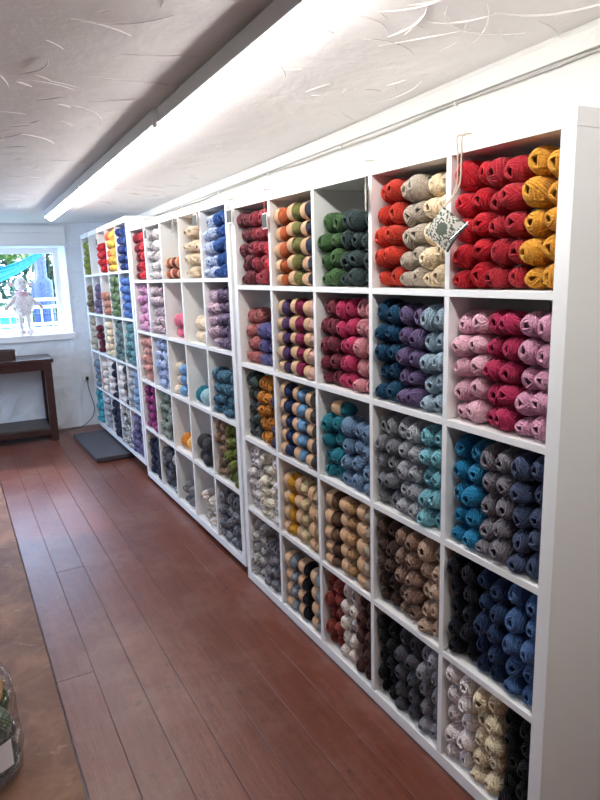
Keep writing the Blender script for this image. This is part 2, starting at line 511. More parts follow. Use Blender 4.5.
# small wire hook hanging at the joint between the two nearer lamps
hk = MB(); hk.tube([(-.43, 1.47, 2.058), (-.428, 1.47, 2.035), (-.42, 1.47, 2.018), (-.405, 1.468, 2.008), (-.388, 1.466, 2.004)], .002, 6)
tag(hk.build('hanging_hook', M['endcap'], None, True), 'small grey wire hook dangling where two ceiling strip lights meet', 'hook')

# ------------------------------------------------------------------ cube shelf units
T, D, C, DEPTH = .0386, .0186, .335, .39
UL = 2 * T + 5 * C + 4 * D
UH = UL
def make_unit():
    e = empty('cube_shelf')
    bv = .0012
    MB().box((0, 0, UH - T), (DEPTH, UL, UH), bv).build('top_panel', M['shelf'], e)
    MB().box((0, 0, 0), (DEPTH, UL, T), bv).build('bottom_panel', M['shelf'], e)
    sp = MB().box((0, 0, T + .0006), (DEPTH, T, UH - T - .0006), bv).build('side_panel', M['shelf'], e)
    s2 = sp.copy(); COL.objects.link(s2); s2.parent = e; s2.location = (0, UL - T, 0)
    sh = None; dv = None
    for j in range(4):
        z = T + C * (j + 1) + D * j
        if sh is None:
            sh = MB().box((.001, T, 0), (DEPTH - .002, UL - T, D), .0008).build('shelf', M['shelf'], e); o = sh
        else:
            o = sh.copy(); COL.objects.link(o); o.parent = e
        o.location = (0, 0, z)
    for j in range(5):
        for i in range(4):
            y = T + C * (i + 1) + D * i; z = T + (C + D) * j
            if dv is None:
                dv = MB().box((.001, 0, .0003), (DEPTH - .002, D, C - .0003), .0008).build('divider', M['shelf'], e); o = dv
            else:
                o = dv.copy(); COL.objects.link(o); o.parent = e
            o.location = (0, y, z)
    return e
ZS = .0196   # fit frame to floor frame
UN = []
for (x0, y0, zt, ang, tilt) in ((0, 0, 1.815, 0, 0), (.0091, 1.8833, 1.8483, -.0006, -.0072), (.0032, 3.7321, 1.9086, .0063, -.0169)):
    loc = Vector((x0, y0 + UH * math.sin(tilt), zt + ZS - UH * math.cos(tilt)))
    UN.append((loc, tilt, -ang))
ulab = ('white five by five cube shelf nearest the camera, standing against right wall',
        'middle white five by five cube shelf, between the nearest and farthest shelves',
        'farthest white five by five cube shelf, beside the window wall')
units = []
u0 = make_unit()
for i, (loc, tilt, rz) in enumerate(UN):
    o = u0 if i == 0 else copy_tree(u0)
    o.location = loc; o.rotation_euler = (tilt, 0, rz)
    tag(o, ulab[i], 'shelf', 'white cube shelves along the right wall')
    units.append(o)
UM = [Matrix.Translation(loc) @ Euler((tilt, 0, rz)).to_matrix().to_4x4() for loc, tilt, rz in UN]

# packing under the shelves on the uneven floor
bi = 0
names = ('near', 'middle', 'far')
for ui in range(3):
    for k, yy in enumerate((.02, UL - .09)):
        p0 = UM[ui] @ Vector((.05, yy, 0)); p1 = UM[ui] @ Vector((.05, yy + .07, 0))
        h0, h1 = p0.z, p1.z
        w = MB(); bm = w.bm
        x0, x1 = p0.x, p0.x + .30
        vs = [bm.verts.new(c) for c in ((x0, p0.y, 0.0005), (x1, p0.y, 0.0005), (x1, p1.y, 0.0005), (x0, p1.y, 0.0005), (x0, p0.y, h0 - .0004), (x1, p0.y, h0 - .0004), (x1, p1.y, h1 - .0004), (x0, p1.y, h1 - .0004))]
        for fc in ((0, 1, 2, 3), (4, 5, 6, 7), (0, 1, 5, 4), (1, 2, 6, 5), (2, 3, 7, 6), (3, 0, 4, 7)):
            bm.faces.new([vs[q] for q in fc])
        if ui == 2 or (ui == 1):
            tag(w.build('packing_block', M['block']), 'dark wooden packing block under the %s end of the %s cube shelf' % (('near', 'far')[k], names[ui]), 'block', 'packing blocks under the shelves')
        else:
            w.bm.free()
tag(MB().box((.006, .01, .0004), (.33, .74, UM[0].translation.z - .0004)).build('packing_strip', M['shelf']), 'thin white packing strip under the near half of the nearest shelf', 'strip')
tag(MB().box((.05, 1.70, .0004), (.33, 1.80, UM[0].translation.z - .0004)).build('packing_strip', M['block']), 'thin dark packing strip under the far end of the nearest shelf', 'strip')

# ------------------------------------------------------------------ yarn meshes
def wound(seed, nb, ns, seg, sides, sr, dlt=(14, 42), base=(24, 14), step=.11, hole=.35, pw=2.3):
    """unit-size wound skein, axis X: a core with bundles of parallel strands crossing over each other and leaving an eye at each end"""
    g = np.random.default_rng(seed)
    V, Fc = [], []
    def shape(d):
        a = np.abs(d) ** pw
        return d / (a.sum(-1, keepdims=True) ** (1 / pw))
    # core with dimpled ends
    us, vs = base
    th = np.linspace(0, PI, vs + 1)
    pts = []
    for i, t in enumerate(th):
        for k in range(us):
            p = 2 * PI * k / us
            d = np.array([math.cos(t), math.sin(t) * math.cos(p), math.sin(t) * math.sin(p)])
            q = shape(d) * .86
            rad = math.hypot(d[1], d[2])
            if rad < hole: q = q * np.array([1 - .75 * (1 - (rad / hole) ** 2), 1, 1])
            pts.append(q)
    V += pts
    for i in range(vs):
        for k in range(us):
            Fc.append((i * us + k, i * us + (k + 1) % us, (i + 1) * us + (k + 1) % us, (i + 1) * us + k))
    for b_ in range(nb):
        ph = 2 * PI * (b_ * .381966) + g.uniform(-.3, .3)
        dl = R(g.uniform(*dlt)) * (1 if g.uniform() < .6 else -1)
        n = np.array([math.sin(dl), math.cos(dl) * math.cos(ph), math.cos(dl) * math.sin(ph)])
        a = np.cross(n, [0, .3, 1]); a /= np.linalg.norm(a); c = np.cross(n, a)
        lift = .95 + .075 * b_ / nb
        for s in range(ns):
            o_ = (s - (ns - 1) / 2) * step + g.uniform(-.02, .02)
            rad = math.sqrt(max(0, 1 - o_ * o_))
            t = np.linspace(0, 2 * PI, seg, endpoint=False) + g.uniform(0, 1)
            wob = o_ + .02 * np.sin(2 * t + g.uniform(0, 6))
            dd = wob[:, None] * n + rad * (np.cos(t)[:, None] * a + np.sin(t)[:, None] * c)
            dd /= np.linalg.norm(dd, axis=1, keepdims=True)
            lf = lift + .02 * np.sin(3 * t + g.uniform(0, 6)) - .02 * abs(s - (ns - 1) / 2) / ns
            P = shape(dd) * lf[:, None]
            tg = np.roll(P, -1, 0) - np.roll(P, 1, 0); tg /= np.linalg.norm(tg, axis=1, keepdims=True)
            nn = dd - (dd * tg).sum(1, keepdims=True) * tg; nn /= np.linalg.norm(nn, axis=1, keepdims=True)
            bb = np.cross(tg, nn)
            base_i = len(V)
            rs = sr * g.uniform(.85, 1.15)
            for i in range(seg):
                for k in range(sides):
                    an = 2 * PI * k / sides
                    V.append(P[i] + rs * (math.cos(an) * nn[i] + math.sin(an) * bb[i]))
            for i in range(seg):
                j = (i + 1) % seg
                for k in range(sides):
                    l = (k + 1) % sides
                    Fc.append((base_i + i * sides + k, base_i + i * sides + l, base_i + j * sides + l, base_i + j * sides + k))
    V = np.array(V)
    V[:, 1:] *= g.uniform(.93, 1.07, 2)
    V[:, 1] += .10 * g.uniform(-1, 1) * V[:, 0] ** 2; V[:, 2] += .08 * g.uniform(-1, 1) * V[:, 0] ** 2     # slightly slumped
    an = g.uniform(0, 2 * PI); c, s_ = math.cos(an), math.sin(an)
    V[:, 1:] = np.stack([c * V[:, 1] - s_ * V[:, 2], s_ * V[:, 1] + c * V[:, 2]], 1)
    lo, hi = V.min(0), V.max(0)
    V = (V - (lo + hi) / 2) / ((hi - lo) / 2)
    return V, Fc

def swap_axis(V):      # axis X -> axis Y
    return np.stack([V[:, 1], V[:, 0], V[:, 2]], 1)

SK_HI = [wound(s, 9, 4, 28, 6, .098, dlt=(34, 43), step=.185, hole=.5) for s in range(10)]
SK_MD = [wound(20 + s, 9, 4, 22, 5, .10, dlt=(33, 44), step=.19, hole=.5) for s in range(6)]
SK_LO = [wound(40 + s, 8, 3, 16, 4, .14, dlt=(30, 44), step=.27, hole=.5, base=(14, 9)) for s in range(5)]
def as_mesh(name, VF, ax='X'):
    V, F_ = VF
    if ax == 'Y': V = swap_axis(V)
    me = mesh_np(name, V, F_, True)
    me.materials.append(None)
    return me
MESH = {}
for lod, src in (('hi', SK_HI), ('md', SK_MD), ('lo', SK_LO)):
    MESH[lod + 'X'] = [as_mesh('wound_yarn', s, 'X') for s in src]
    MESH[lod + 'Y'] = [as_mesh('wound_yarn', s, 'Y') for s in src]
# banded ball: wound body, axis Y, and a paper band shaped to it
BAND_BODY = [as_mesh('wound_yarn', wound(60 + s, 12, 6, 24, 4, .075, dlt=(20, 55), step=.13, hole=.2, pw=2.6), 'Y') for s in range(4)]
def band_mesh(y0, y1):
    n, mrow = 28, 8
    V, F_ = [], []
    for sgn, off in ((1, 1.075), (-1, 1.055)):
        for j in range(mrow + 1):
            y = y0 + (y1 - y0) * j / mrow
            rad = (1 - abs(y) ** 2.6) ** (1 / 2.6) * (off - .06) + .012
            for k in range(n):
                a = 2 * PI * k / n
                p = 2.3
                c, s = math.cos(a), math.sin(a)
                q = (abs(c) ** p + abs(s) ** p) ** (-1 / p)
                V.append((rad * c * q, y, rad * s * q))
    o = n * (mrow + 1)
    for j in range(mrow):
        for k in range(n):
            l = (k + 1) % n
            F_.append((j * n + k, j * n + l, (j + 1) * n + l, (j + 1) * n + k))
            F_.append((o + j * n + k, o + (j + 1) * n + k, o + (j + 1) * n + l, o + j * n + l))
    for j in (0, mrow):
        for k in range(n):
            l = (k + 1) % n
            F_.append((j * n + k, o + j * n + k, o + j * n + l, j * n + l))
    me = mesh_np('paper_band', V, F_, True); me.materials.append(M['kraft'])
    return me
BANDS = [band_mesh(-.26, .70), band_mesh(-.20, .74), band_mesh(-.34, .66)]

# twisted hank, axis X
def hank_mesh(seed):
    g = np.random.default_rng(seed)
    V, F_ = [], []
    seg, sides = 30, 4
    for ply in range(2):
        for s in range(9):
            a0 = 2 * PI * s / 9
            base_i = len(V)
            P = []
            for i in range(seg):
                t = -1 + 2 * i / (seg - 1)
                tw = 2.6 * t + ply * PI
                env = math.sqrt(max(.02, 1 - abs(t) ** 4))
                cy, cz_ = .45 * math.cos(tw) * env, .45 * math.sin(tw) * env
                rr_ = .42 * env
                a = a0 + 1.5 * t
                P.append((t, cy + rr_ * math.cos(a), cz_ + rr_ * math.sin(a)))
            for i, p in enumerate(P):
                for k in range(sides):
                    an = 2 * PI * k / sides + PI / 4
                    V.append((p[0], p[1] + .17 * math.cos(an), p[2] + .17 * math.sin(an)))
            for i in range(seg - 1):
                for k in range(sides):
                    l = (k + 1) % sides
                    F_.append((base_i + i * sides + k, base_i + i * sides + l, base_i + (i + 1) * sides + l, base_i + (i + 1) * sides + k))
            F_.append(tuple(base_i + k for k in range(sides))); F_.append(tuple(base_i + (seg - 1) * sides + k for k in range(sides)))
    me = mesh_np('twisted_hank', V, F_, True); me.materials.append(None)
    return me
HANKS = [hank_mesh(s) for s in range(3)]

# ------------------------------------------------------------------ colours (dye colours of the wool)
PAL = {
 'red': 'bc1f2c', 'crimson': 'a5222f', 'mustard': 'cf9433', 'light pink': 'dfb0c0', 'magenta': 'a82a52', 'mauve pink': 'c690a8',
 'bright blue': '1f769f', 'heather grey': '77737c', 'denim navy': '3f4a66', 'black navy': '10131f', 'navy blue': '1d3050', 'denim blue': '456390',
 'white': 'e8dede', 'cream': 'e2d2b4', 'black': '0c0c10', 'orange red': 'bb3626', 'taupe': 'b3a698', 'pale cream': 'e6d3b3',
 'dark teal': '123f5c', 'purple': '605075', 'ice blue': '8fa3b2', 'mid grey': '76797f', 'light grey': '9c9fa6', 'aqua': '72aab6',
 'dark brown': '4b3831', 'brown taupe': '8d7263', 'pale taupe': 'b59a86', 'dark grey': '4c4c54', 'grey': '85838a',
 'leaf green': '3e5c36', 'bottle green': '2c3b3b', 'maroon': '6e2c38', 'raspberry': 'ad3158', 'dusty pink': 'c08088', 'teal': '1f7080', 'slate blue': '66809c',
 'rust': '8c4038', 'off white': 'ddd2cb', 'chocolate': '4d2d28',
 'orange': 'b0562e', 'olive': '74723e', 'navy': '2a3448', 'plum': '47305a', 'burgundy': '85244a', 'rose': 'd3aaa2', 'sky blue': '6d98c0', 'deep navy': '22345a', 'charcoal': '3b3a3c',
 'golden': 'cd962c', 'oat': 'd8c69c', 'beige': 'c4a884', 'umber': '6b4e3c', 'tan': 'b58d64', 'grey beige': 'b3a28e', 'grey blue': '8f9ba4',
 'pink': 'd8748c', 'peach': 'e4d0b8', 'pale aqua': 'a8cbd4', 'light orange': 'e0b070', 'bright orange': 'd88a38', 'terracotta': '9c4a40',
 'royal blue': '2e5290', 'dark blue': '22356e', 'yellow': 'e2bb58', 'coral': 'cc6a4c', 'turquoise': '45a3b0', 'cobalt': '3a68b0', 'wine': '682838', 'sage': '66806a', 'fern': '5c7c48', 'olive green': '8e9440',
 'salmon': 'c08672', 'pale grey': 'c4c2c2', 'cerise': '8c2060', 'blue grey': '6d7f90', 'violet': '5e5480', 'dark navy': '1c2038',
}
MOT = {
 'brown maroon': ('3c2228', '5e2a34', '7c4048'), 'dusty red': ('7c2a34', 'a64450', '6a2a38'), 'scarlet': ('8c1828', 'c82438', 'd84a50'),
 'rust pink': ('9c5450', 'b87470', '85484c'), 'purple blue': ('3c3c68', '6a6a9a', '54487c'), 'charcoal green': ('2c3436', '4a5556', '3a4240'),
 'orange black': ('b06420', 'd89034', '4a2c1c'), 'plum grey': ('383444', '56506a', '443c50'), 'lilac white': ('c2b9bb', 'ebe5e2', '9e9494'),
 'ivory': ('d6cab0', 'ece5d6', 'b0a494'), 'pale lilac': ('d4cdd0', 'ebe6e6', '98909a'), 'silver grey': ('8c8884', 'c8c4c0', '6c6a6c'), 'stone grey': ('68666a', '94929a', '4c4a50'),
 'violet grey': ('5a5468', '7c7488', '444050'),
 'dark red': ('6c2030', '96303c', '4e1c28'), 'grey white': ('8a8488', 'ece8e8', '545056'), 'blue white': ('7e98c4', 'dfe4ee', '4c66a0'),
 'pink purple': ('b04c8c', 'ecc4d8', '84387a'), 'pink grey': ('947084', 'f0e4e8', '6c4858'), 'pink lilac': ('9c708c', 'ecd8e2', '6a4c70'),
 'salmon red': ('a04c42', 'ecc0b0', '7c3038'), 'sea blue': ('34528c', 'dce4f0', '4868a4'), 'blue teal': ('1c3a50', '5c8ca4', '142836'),
 'plum magenta': ('641848', 'ac4484', '42102e'), 'green grey': ('38463c', 'a8b0a0', '2a322c'), 'brown green': ('4c3030', 'a88074', '5c6030'), 'moss': ('55602c', '848c44', '3c3c24'),
 'black grey': ('26262c', '6e6e76', '141418'), 'grey charcoal': ('4c4c54', '9c9ca4', '34343c'),
 'brown fleck': ('6a5440', '9c8464', '4c3c30'), 'purple fleck': ('5c4c6c', '8c7c98', '443850'), 'green fleck': ('4c6844', '88a078', '384c34'), 'blue fleck': ('2c58a0', '6c94d0', '203c74'),
 'beige fleck': ('a89880', 'd4c8b0', '7c6c5c'), 'teal fleck': ('3c7078', '74a4a8', '2c5058'), 'grey fleck': ('808088', 'd8d8dc', '505058'), 'blue stripe': ('4c80b0', '9cc0dc', '5c5c70'), 'violet fleck': ('4c4468', '8078a0', '2c2c40'),
 'grey teal': ('3c5450', '7c9490', '2c403c'), 'monochrome': ('e4e0dc', '9c9894', '1c1c20'),
}
def ymat(c, kind, loose=False):
    if kind == 'M' and c in MOT:
        return yarn_mat(c, MOT[c], True, loose)
    if c in PAL: return yarn_mat(c, (PAL[c],), False, loose)
    return yarn_mat(c, MOT[c], True, loose)

# ------------------------------------------------------------------ cubby contents
# per cubby: kind S skein / P round ball / M mottled ball / B paper banded ball / H twisted hank; colour stacks from the far side (left in the photo) to the near side:
# (colour, columns, layers); fill = height of a full stack; name = how the cubby is called
U1 = [
 [('M', 'maroon-and-scarlet', [('brown maroon', 2, 5), ('dusty red', 2, 5), ('scarlet', 1, 5)], .318, .10),
  ('B', 'orange-olive-navy', [('orange', 1, 5), ('olive', 1, 5), ('navy', 1, 5)], .31, .07),
  ('P', 'green', [('leaf green', 2, 4), ('bottle green', 3, 4)], .252, .07),
  ('S', 'orange-taupe-cream', [('orange red', 2, 5), ('taupe', 2, 5), ('pale cream', 2, 5)], .315, .05),
  ('S', 'red-and-mustard', [('red', 2, 5), ('crimson', 2, 5), ('mustard', 2, 5)], .318, .06)],
 [('M', 'rust-and-violet', [('rust pink', 2, 4), ('purple blue', 3, 3)], .255, .11),
  ('B', 'purple-burgundy-rose', [('plum', 1, 5), ('burgundy', 1, 5), ('rose', 1, 5)], .31, .07),
  ('P', 'maroon-and-raspberry', [('maroon', 2, 5), ('raspberry', 2, 5), ('dusty pink', 2, 5)], .318, .05),
  ('S', 'teal-purple-iceblue', [('dark teal', 2, 5), ('purple', 2, 5), ('ice blue', 2, 5)], .315, .04),
  ('S', 'pink', [('light pink', 2, 5), ('magenta', 2, 5), ('mauve pink', 2, 5)], .305, .05)],
 [('M', 'charcoal-and-orange', [('charcoal green', 2, 5), ('orange black', 2, 5), ('plum grey', 1, 4)], .31, .09),
  ('B', 'navy-and-skyblue', [('deep navy', 1, 5), ('sky blue', 1, 5), ('charcoal', 1, 5)], .31, .06),
  ('P', 'teal-and-slate', [('teal', 2, 4), ('slate blue', 3, 4)], .252, .06),
  ('S', 'grey-and-aqua', [('mid grey', 2, 5), ('light grey', 2, 5), ('aqua', 2, 5)], .318, .04),
  ('S', 'blue-and-heather', [('bright blue', 2, 5), ('heather grey', 2, 5), ('denim navy', 2, 5)], .315, .05)],
 [('M', 'white-and-ivory', [('lilac white', 2, 6), ('ivory', 2, 6), ('pale lilac', 1, 6)], .315, .05),
  ('B', 'golden-and-oat', [('golden', 1, 4), ('oat', 1, 4), ('beige', 1, 4)], .285, .06),
  ('B', 'umber-and-tan', [('umber', 1, 5), ('tan', 1, 5), ('grey beige', 1, 5)], .31, .05),
  ('S', 'brown-and-taupe', [('dark brown', 2, 5), ('brown taupe', 2, 5), ('pale taupe', 2, 5)], .318, .04),
  ('S', 'navy-and-denim', [('black navy', 2, 5), ('navy blue', 2, 5), ('denim blue', 2, 5)], .318, .05)],
 [('M', 'silver-and-stone', [('silver grey', 2, 5), ('stone grey', 2, 4), ('violet grey', 1, 4)], .29, .08),
  ('B', 'greyblue-and-black', [('grey blue', 1, 4), ('black', 1, 4), ('grey blue', 1, 4)], .275, .06),
  ('P', 'rust-white-chocolate', [('rust', 2, 5), ('off white', 2, 5), ('chocolate', 2, 5)], .315, .05),
  ('S', 'black-and-grey', [('black', 2, 5), ('dark grey', 2, 5), ('grey', 2, 5)], .318, .04),
  ('S', 'white-cream-black', [('white', 2, 5), ('cream', 2, 5), ('black', 2, 5)], .318, .05)],
]
U2 = [
 [('M', 'dark-red', [('dark red', 2, 5), ('scarlet', 3, 5)], .318, .05),
  ('M', 'grey-and-white', [('grey white', 2, 5), ('lilac white', 3, 5)], .318, .05),
  ('B', 'terracotta', [('terracotta', 1, 2), ('rust', 1, 2), ('coral', 1, 2)], .13, .08),
  ('H', 'peach', [('peach', 3, 4)], .29, .08),
  ('M', 'blue-white', [('blue white', 2, 5), ('royal blue', 3, 5)], .318, .07)],
 [('M', 'pink-purple', [('pink purple', 3, 5)], .318, .09),
  ('M', 'pink-and-grey', [('pink grey', 3, 5), ('wine', 1, 5)], .318, .05),
  ('P', 'rose-pink', [('pink', 2, 2)], .15, .14),
  ('P', 'pale-peach', [('peach', 2, 2)], .15, .12),
  ('M', 'pink-lilac', [('pink lilac', 2, 5), ('purple fleck', 3, 5)], .305, .05)],
 [('M', 'salmon', [('salmon red', 3, 5)], .318, .06),
  ('M', 'sea-blue', [('sea blue', 3, 5)], .318, .08),
  ('P', 'peach-and-skyblue', [('peach', 1, 3), ('sky blue', 1, 3), ('light orange', 1, 2)], .2, .1),
  ('P', 'teal-and-paleaqua', [('teal', 1, 1), ('pale aqua', 1, 1)], .1, .06),
  ('M', 'blue-teal', [('blue teal', 4, 4)], .245, .06)],
 [('M', 'plum-magenta', [('plum magenta', 3, 5)], .318, .07),
  ('M', 'green-and-grey', [('green grey', 3, 5)], .315, .06),
  ('P', 'orange', [('bright orange', 1, 1), ('light orange', 1, 1)], .105, .06),
  ('P', 'charcoal', [('charcoal', 2, 2)], .17, .09),
  ('M', 'brown-and-moss', [('brown green', 2, 5), ('moss', 3, 5)], .318, .05)],
 [('P', 'dark-navy', [('dark navy', 3, 4)], .27, .08),
  ('M', 'black-and-grey', [('black grey', 2, 4), ('monochrome', 1, 4)], .28, .08),
  ('H', 'stone-hank', [('grey', 2, 2)], .15, .09),
  ('H', 'cream-hank', [('off white', 2, 3)], .2, .08),
  ('M', 'dark-grey', [('grey charcoal', 3, 4), ('black grey', 1, 4)], .28, .05)],
]
U3 = [
 [('P', 'olive-green', [('olive green', 2, 5)], .31, .2), None, ('P', 'red', [('red', 2, 4)], .25, .1),
  ('P', 'orange-and-yellow', [('coral', 1, 5), ('yellow', 3, 5)], .318, .07), ('P', 'dark-blue', [('dark blue', 2, 5), ('royal blue', 1, 5)], .318, .05)],
 [('M', 'brown-fleck', [('brown fleck', 2, 4)], .26, .18), ('M', 'purple-fleck', [('purple fleck', 2, 4)], .27, .22), ('P', 'salmon', [('salmon', 2, 3)], .2, .1),
  ('M', 'green-fleck', [('green fleck', 3, 5)], .318, .05), ('M', 'blue-fleck', [('blue fleck', 3, 5)], .318, .07)],
 [('M', 'beige-fleck', [('beige fleck', 2, 5)], .31, .14), ('P', 'maroon', [('maroon', 1, 4)], .25, .22), ('P', 'cream', [('pale cream', 2, 5)], .3, .08),
  ('M', 'grey-teal', [('grey teal', 3, 5)], .318, .05), ('M', 'teal-fleck', [('teal fleck', 3, 5)], .318, .06)],
 [('P', 'blue-grey', [('blue grey', 2, 4)], .26, .14), ('P', 'salmon-and-white', [('salmon', 1, 4), ('off white', 1, 4)], .28, .12), ('P', 'white-and-navy', [('off white', 2, 5), ('dark navy', 2, 5)], .318, .06),
  ('P', 'white-and-charcoal', [('off white', 2, 5), ('charcoal', 1, 5)], .318, .05), ('M', 'grey-and-blue', [('grey fleck', 2, 5), ('blue stripe', 2, 5)], .318, .05)],
 [('P', 'turquoise', [('turquoise', 2, 5)], .31, .1), ('M', 'grey-fleck', [('grey fleck', 2, 5)], .3, .1), ('P', 'navy', [('dark navy', 3, 5)], .318, .06),
  ('M', 'monochrome', [('monochrome', 3, 5)], .318, .05), ('M', 'violet-fleck', [('violet fleck', 3, 5)], .31, .05)],
]
KIND = {'S': ('yarn_skein', 'yarn skein'), 'P': ('yarn_ball', 'yarn ball'), 'M': ('mottled_yarn_ball', 'mottled ball'), 'B': ('banded_yarn_ball', 'banded ball'), 'H': ('yarn_hank', 'yarn hank')}
ORD = ('leftmost', 'second from left', 'third from left', 'fourth from left', 'fifth from left', 'sixth from left')
LAY = ('bottom row', 'second row up', 'third row up', 'fourth row up', 'fifth row up', 'sixth row up')
SH = ('near', 'middle', 'far')
rb = random.Random(11)
ITEMS = []
for ui, UT in enumerate((U1, U2, U3)):
    seen = set()
    for rI, row in enumerate(UT):
        for cI, cell in enumerate(row):
            if cell is None: continue
            kind, cname, stacks, fill, inset = cell
            inset = ((inset - .09 if kind == 'M' and inset > .1 else 0) if ui == 0 else (min(.03, max(0, inset - .09)) if ui == 1 else -.016)) + (-.004 if kind == 'S' else .002)
            assert cname not in seen, cname
            seen.add(cname)
            yn = T + (C + D) * (4 - cI)              # near side of the cubby
            z0 = T + (C + D) * (4 - rI) + (D * 0)     # its floor
            ncol = sum(s[1] for s in stacks)
            few = ncol <= 2 and kind == 'P'
            wcol = (C - .006) / max(ncol, 3 if kind in 'PH' else 1)
            if few: wcol = min(.1, (C - .006) / max(ncol, 3))
            off = .003 + (C - .006 - wcol * ncol) * (.25 if few else .5)
            if ui == 2:
                wcol = (C - .006) / max(3, ncol); off = .003
            col = 0
            maxlay = max(s[2] for s in stacks)
            pitch = fill / maxlay
            for cname_c, nc, nl in stacks:
                for cc in range(nc):
                    # col counts from far side (left)
                    edge = 1 if col == 0 else -1 if col == ncol - 1 else 0
                    yc = yn + C - off - wcol * (col + .5)
                    z = z0 + .0012
                    hs = [rb.uniform(.88, 1.10) for _ in range(nl)]
                    hs[0] *= (.80, 1.06)[col % 2]; hs[-1] *= 1.08
                    tot = min(C - .012, fill * nl / maxlay * rb.uniform(.96, 1.01))
                    k_ = tot / sum(hs)
                    for L_ in range(nl):
                        hz = hs[L_] * k_ / 2
                        over = 1.04 if L_ else 1.0
                        wide = 1.0 if kind == 'B' else (1.10 if not edge else 1.0)
                        hy = wcol / 2 * wide * rb.uniform(.95, 1.02)
                        if edge: hy = min(hy, wcol / 2 * .97)
                        if kind == 'S': hx = rb.uniform(.050, .060)
                        elif kind == 'B': hx = min(hz * 1.06, .038); over = .965
                        elif kind == 'H': hx = .14; hy = min(hy, .05)
                        elif ncol <= 3 and kind in 'MP' and ui > 0: hx = max(hz * 1.05, .036)
                        else: hx = max(hz * 1.3, .042)
                        xc = inset + hx + rb.uniform(-.006, .022) * (.3 if kind == 'B' else 1)
                        ITEMS.append(dict(u=ui, kind=kind, colour=cname_c, cell=cname, row=rI, c=cI, lay=L_, col=col, ncol=ncol, top=L_ == nl - 1, edge=edge,
                                          p=Vector((xc, yc + (0 if edge or kind == 'B' else rb.uniform(-.005, .005)), z + hz)), h=(hx, hy, hz * over), two=ncol == 1))
                        z += 2 * hz
                    col += 1

for it in ITEMS:
    it['w'] = UM[it['u']] @ it['p']
    it['dist'] = (it['w'] - CAM).length
# at most 300 of a kind stand as objects, the largest in view; the rest of that kind is one object
rest = {}
for kd in KIND:
    L_ = sorted([i for i in ITEMS if i['kind'] == kd], key=lambda i: i['dist'] - 6 * (i['h'][0] + i['h'][1] + i['h'][2]))
    rest[kd] = set(id(i) for i in L_[300:])

REST_PARTS = {}
def place(it):
    ui, kd = it['u'], it['kind']
    hx, hy, hz = it['h']
    lod = 'hi' if (kd == 'S') else ('md' if ui == 0 else 'lo')
    mat = ymat(it['colour'], kd, id(it) in rest[kd])
    loc = it['w']
    yw = 0.0 if it['edge'] else rb.uniform(-.12, .12)
    pt = 0.0 if it['lay'] == 0 else rb.uniform(-.07, .07) if not it['top'] else rb.uniform(-.08, .05)
    if kd == 'B': yw, pt = rb.uniform(-.02, .02), rb.uniform(-.1, .1)
    rot = Euler((UN[ui][1], pt, UN[ui][2] + yw))
    if kd == 'S':
        me = rb.choice(MESH['hiX']); sc = (hx, hy, hz)
        flip = rb.random() < .5
    elif kd in 'PM':
        ax = 'X' if (ui == 0 or it['ncol'] > 3) else 'Y'
        me = rb.choice(MESH[lod + ax]); sc = (hx, hy, hz); flip = rb.random() < .5
    elif kd == 'B':
        me = rb.choice(BAND_BODY); sc = (hx, hy, hz); flip = False
    else:
        me = rb.choice(HANKS); sc = (hx, hy / 1.05, hz / 1.05); flip = False
    if flip: sc = (sc[0], -sc[1] , -sc[2])      # half turn: same mesh, other end up
    if id(it) in rest[kd]:
        REST_PARTS.setdefault(kd, []).append((me, Matrix.LocRotScale(loc, rot, Vector(sc)), mat)); return
    nm, words = KIND[kd]
    lab = '%s %s, %s, %s, %s shelf\'s %s cubby' % (it['colour'], words, LAY[it['lay']], ORD[it['col']], SH[ui], it['cell'])
    grp = '%ss in the %s shelf\'s %s cubby' % (words, SH[ui], it['cell'])
    if kd == 'B':
        e = empty(nm, loc, rot)
        tag(e, lab, 'yarn ball', grp)
        o = bpy.data.objects.new('wool', me); link(o, e); o.scale = sc
        o.material_slots[0].link = 'OBJECT'; o.material_slots[0].material = mat
        b_ = bpy.data.objects.new('paper_band', rb.choice(BANDS)); link(b_, e); b_.scale = sc
        b_.rotation_euler = (0, rb.uniform(-.3, .3), 0)
        return e
    o = bpy.data.objects.new(nm, me); link(o)
    o.location = loc; o.rotation_euler = rot; o.scale = sc
    o.material_slots[0].link = 'OBJECT'; o.material_slots[0].material = mat
    tag(o, lab, {'S': 'yarn skein', 'H': 'yarn hank'}.get(kd, 'yarn ball'), grp)
    return o
for it in ITEMS: place(it)
for kd, L_ in REST_PARTS.items():
    Vs, Fs, mi, mats, base_i = [], [], [], [], 0
    for me, mx, mat in L_:
        n = len(me.vertices)
        a = np.empty(n * 3); me.vertices.foreach_get('co', a); a = a.reshape(-1, 3)
        m3 = np.array(mx.to_3x3()); Vs.append(a @ m3.T + np.array(mx.translation))
        if mat not in mats: mats.append(mat)
        for p in me.polygons: Fs.append(tuple(base_i + v for v in p.vertices)); mi.append(mats.index(mat))
        base_i += n
    me = mesh_np('yarn', np.concatenate(Vs), Fs, True)
    for mt in mats: me.materials.append(mt)
    me.polygons.foreach_set('material_index', mi)
    o = link(bpy.data.objects.new('far_yarn', me))
    tag(o, '%ss filling the farther cubbies of the middle and farthest cube shelves' % KIND[kd][1], 'yarn', kind='stuff')

# a banded teal ball lying on top of the teal stack
e = empty('banded_yarn_ball', UM[0] @ Vector((.045, T + (C + D) * 2 + .225, T + (C + D) * 2 + .273)), (0, 0, .15))
tag(e, 'teal paper-banded yarn ball lying on top of the teal stack of round balls', 'yarn ball')
for nm, me, mt in (('wool', BAND_BODY[1], ymat('teal', 'P')), ('paper_band', BANDS[1], None)):
    o = bpy.data.objects.new(nm, me); link(o, e); o.scale = (.028, .06, .028)
    if mt: o.material_slots[0].link = 'OBJECT'; o.material_slots[0].material = mt

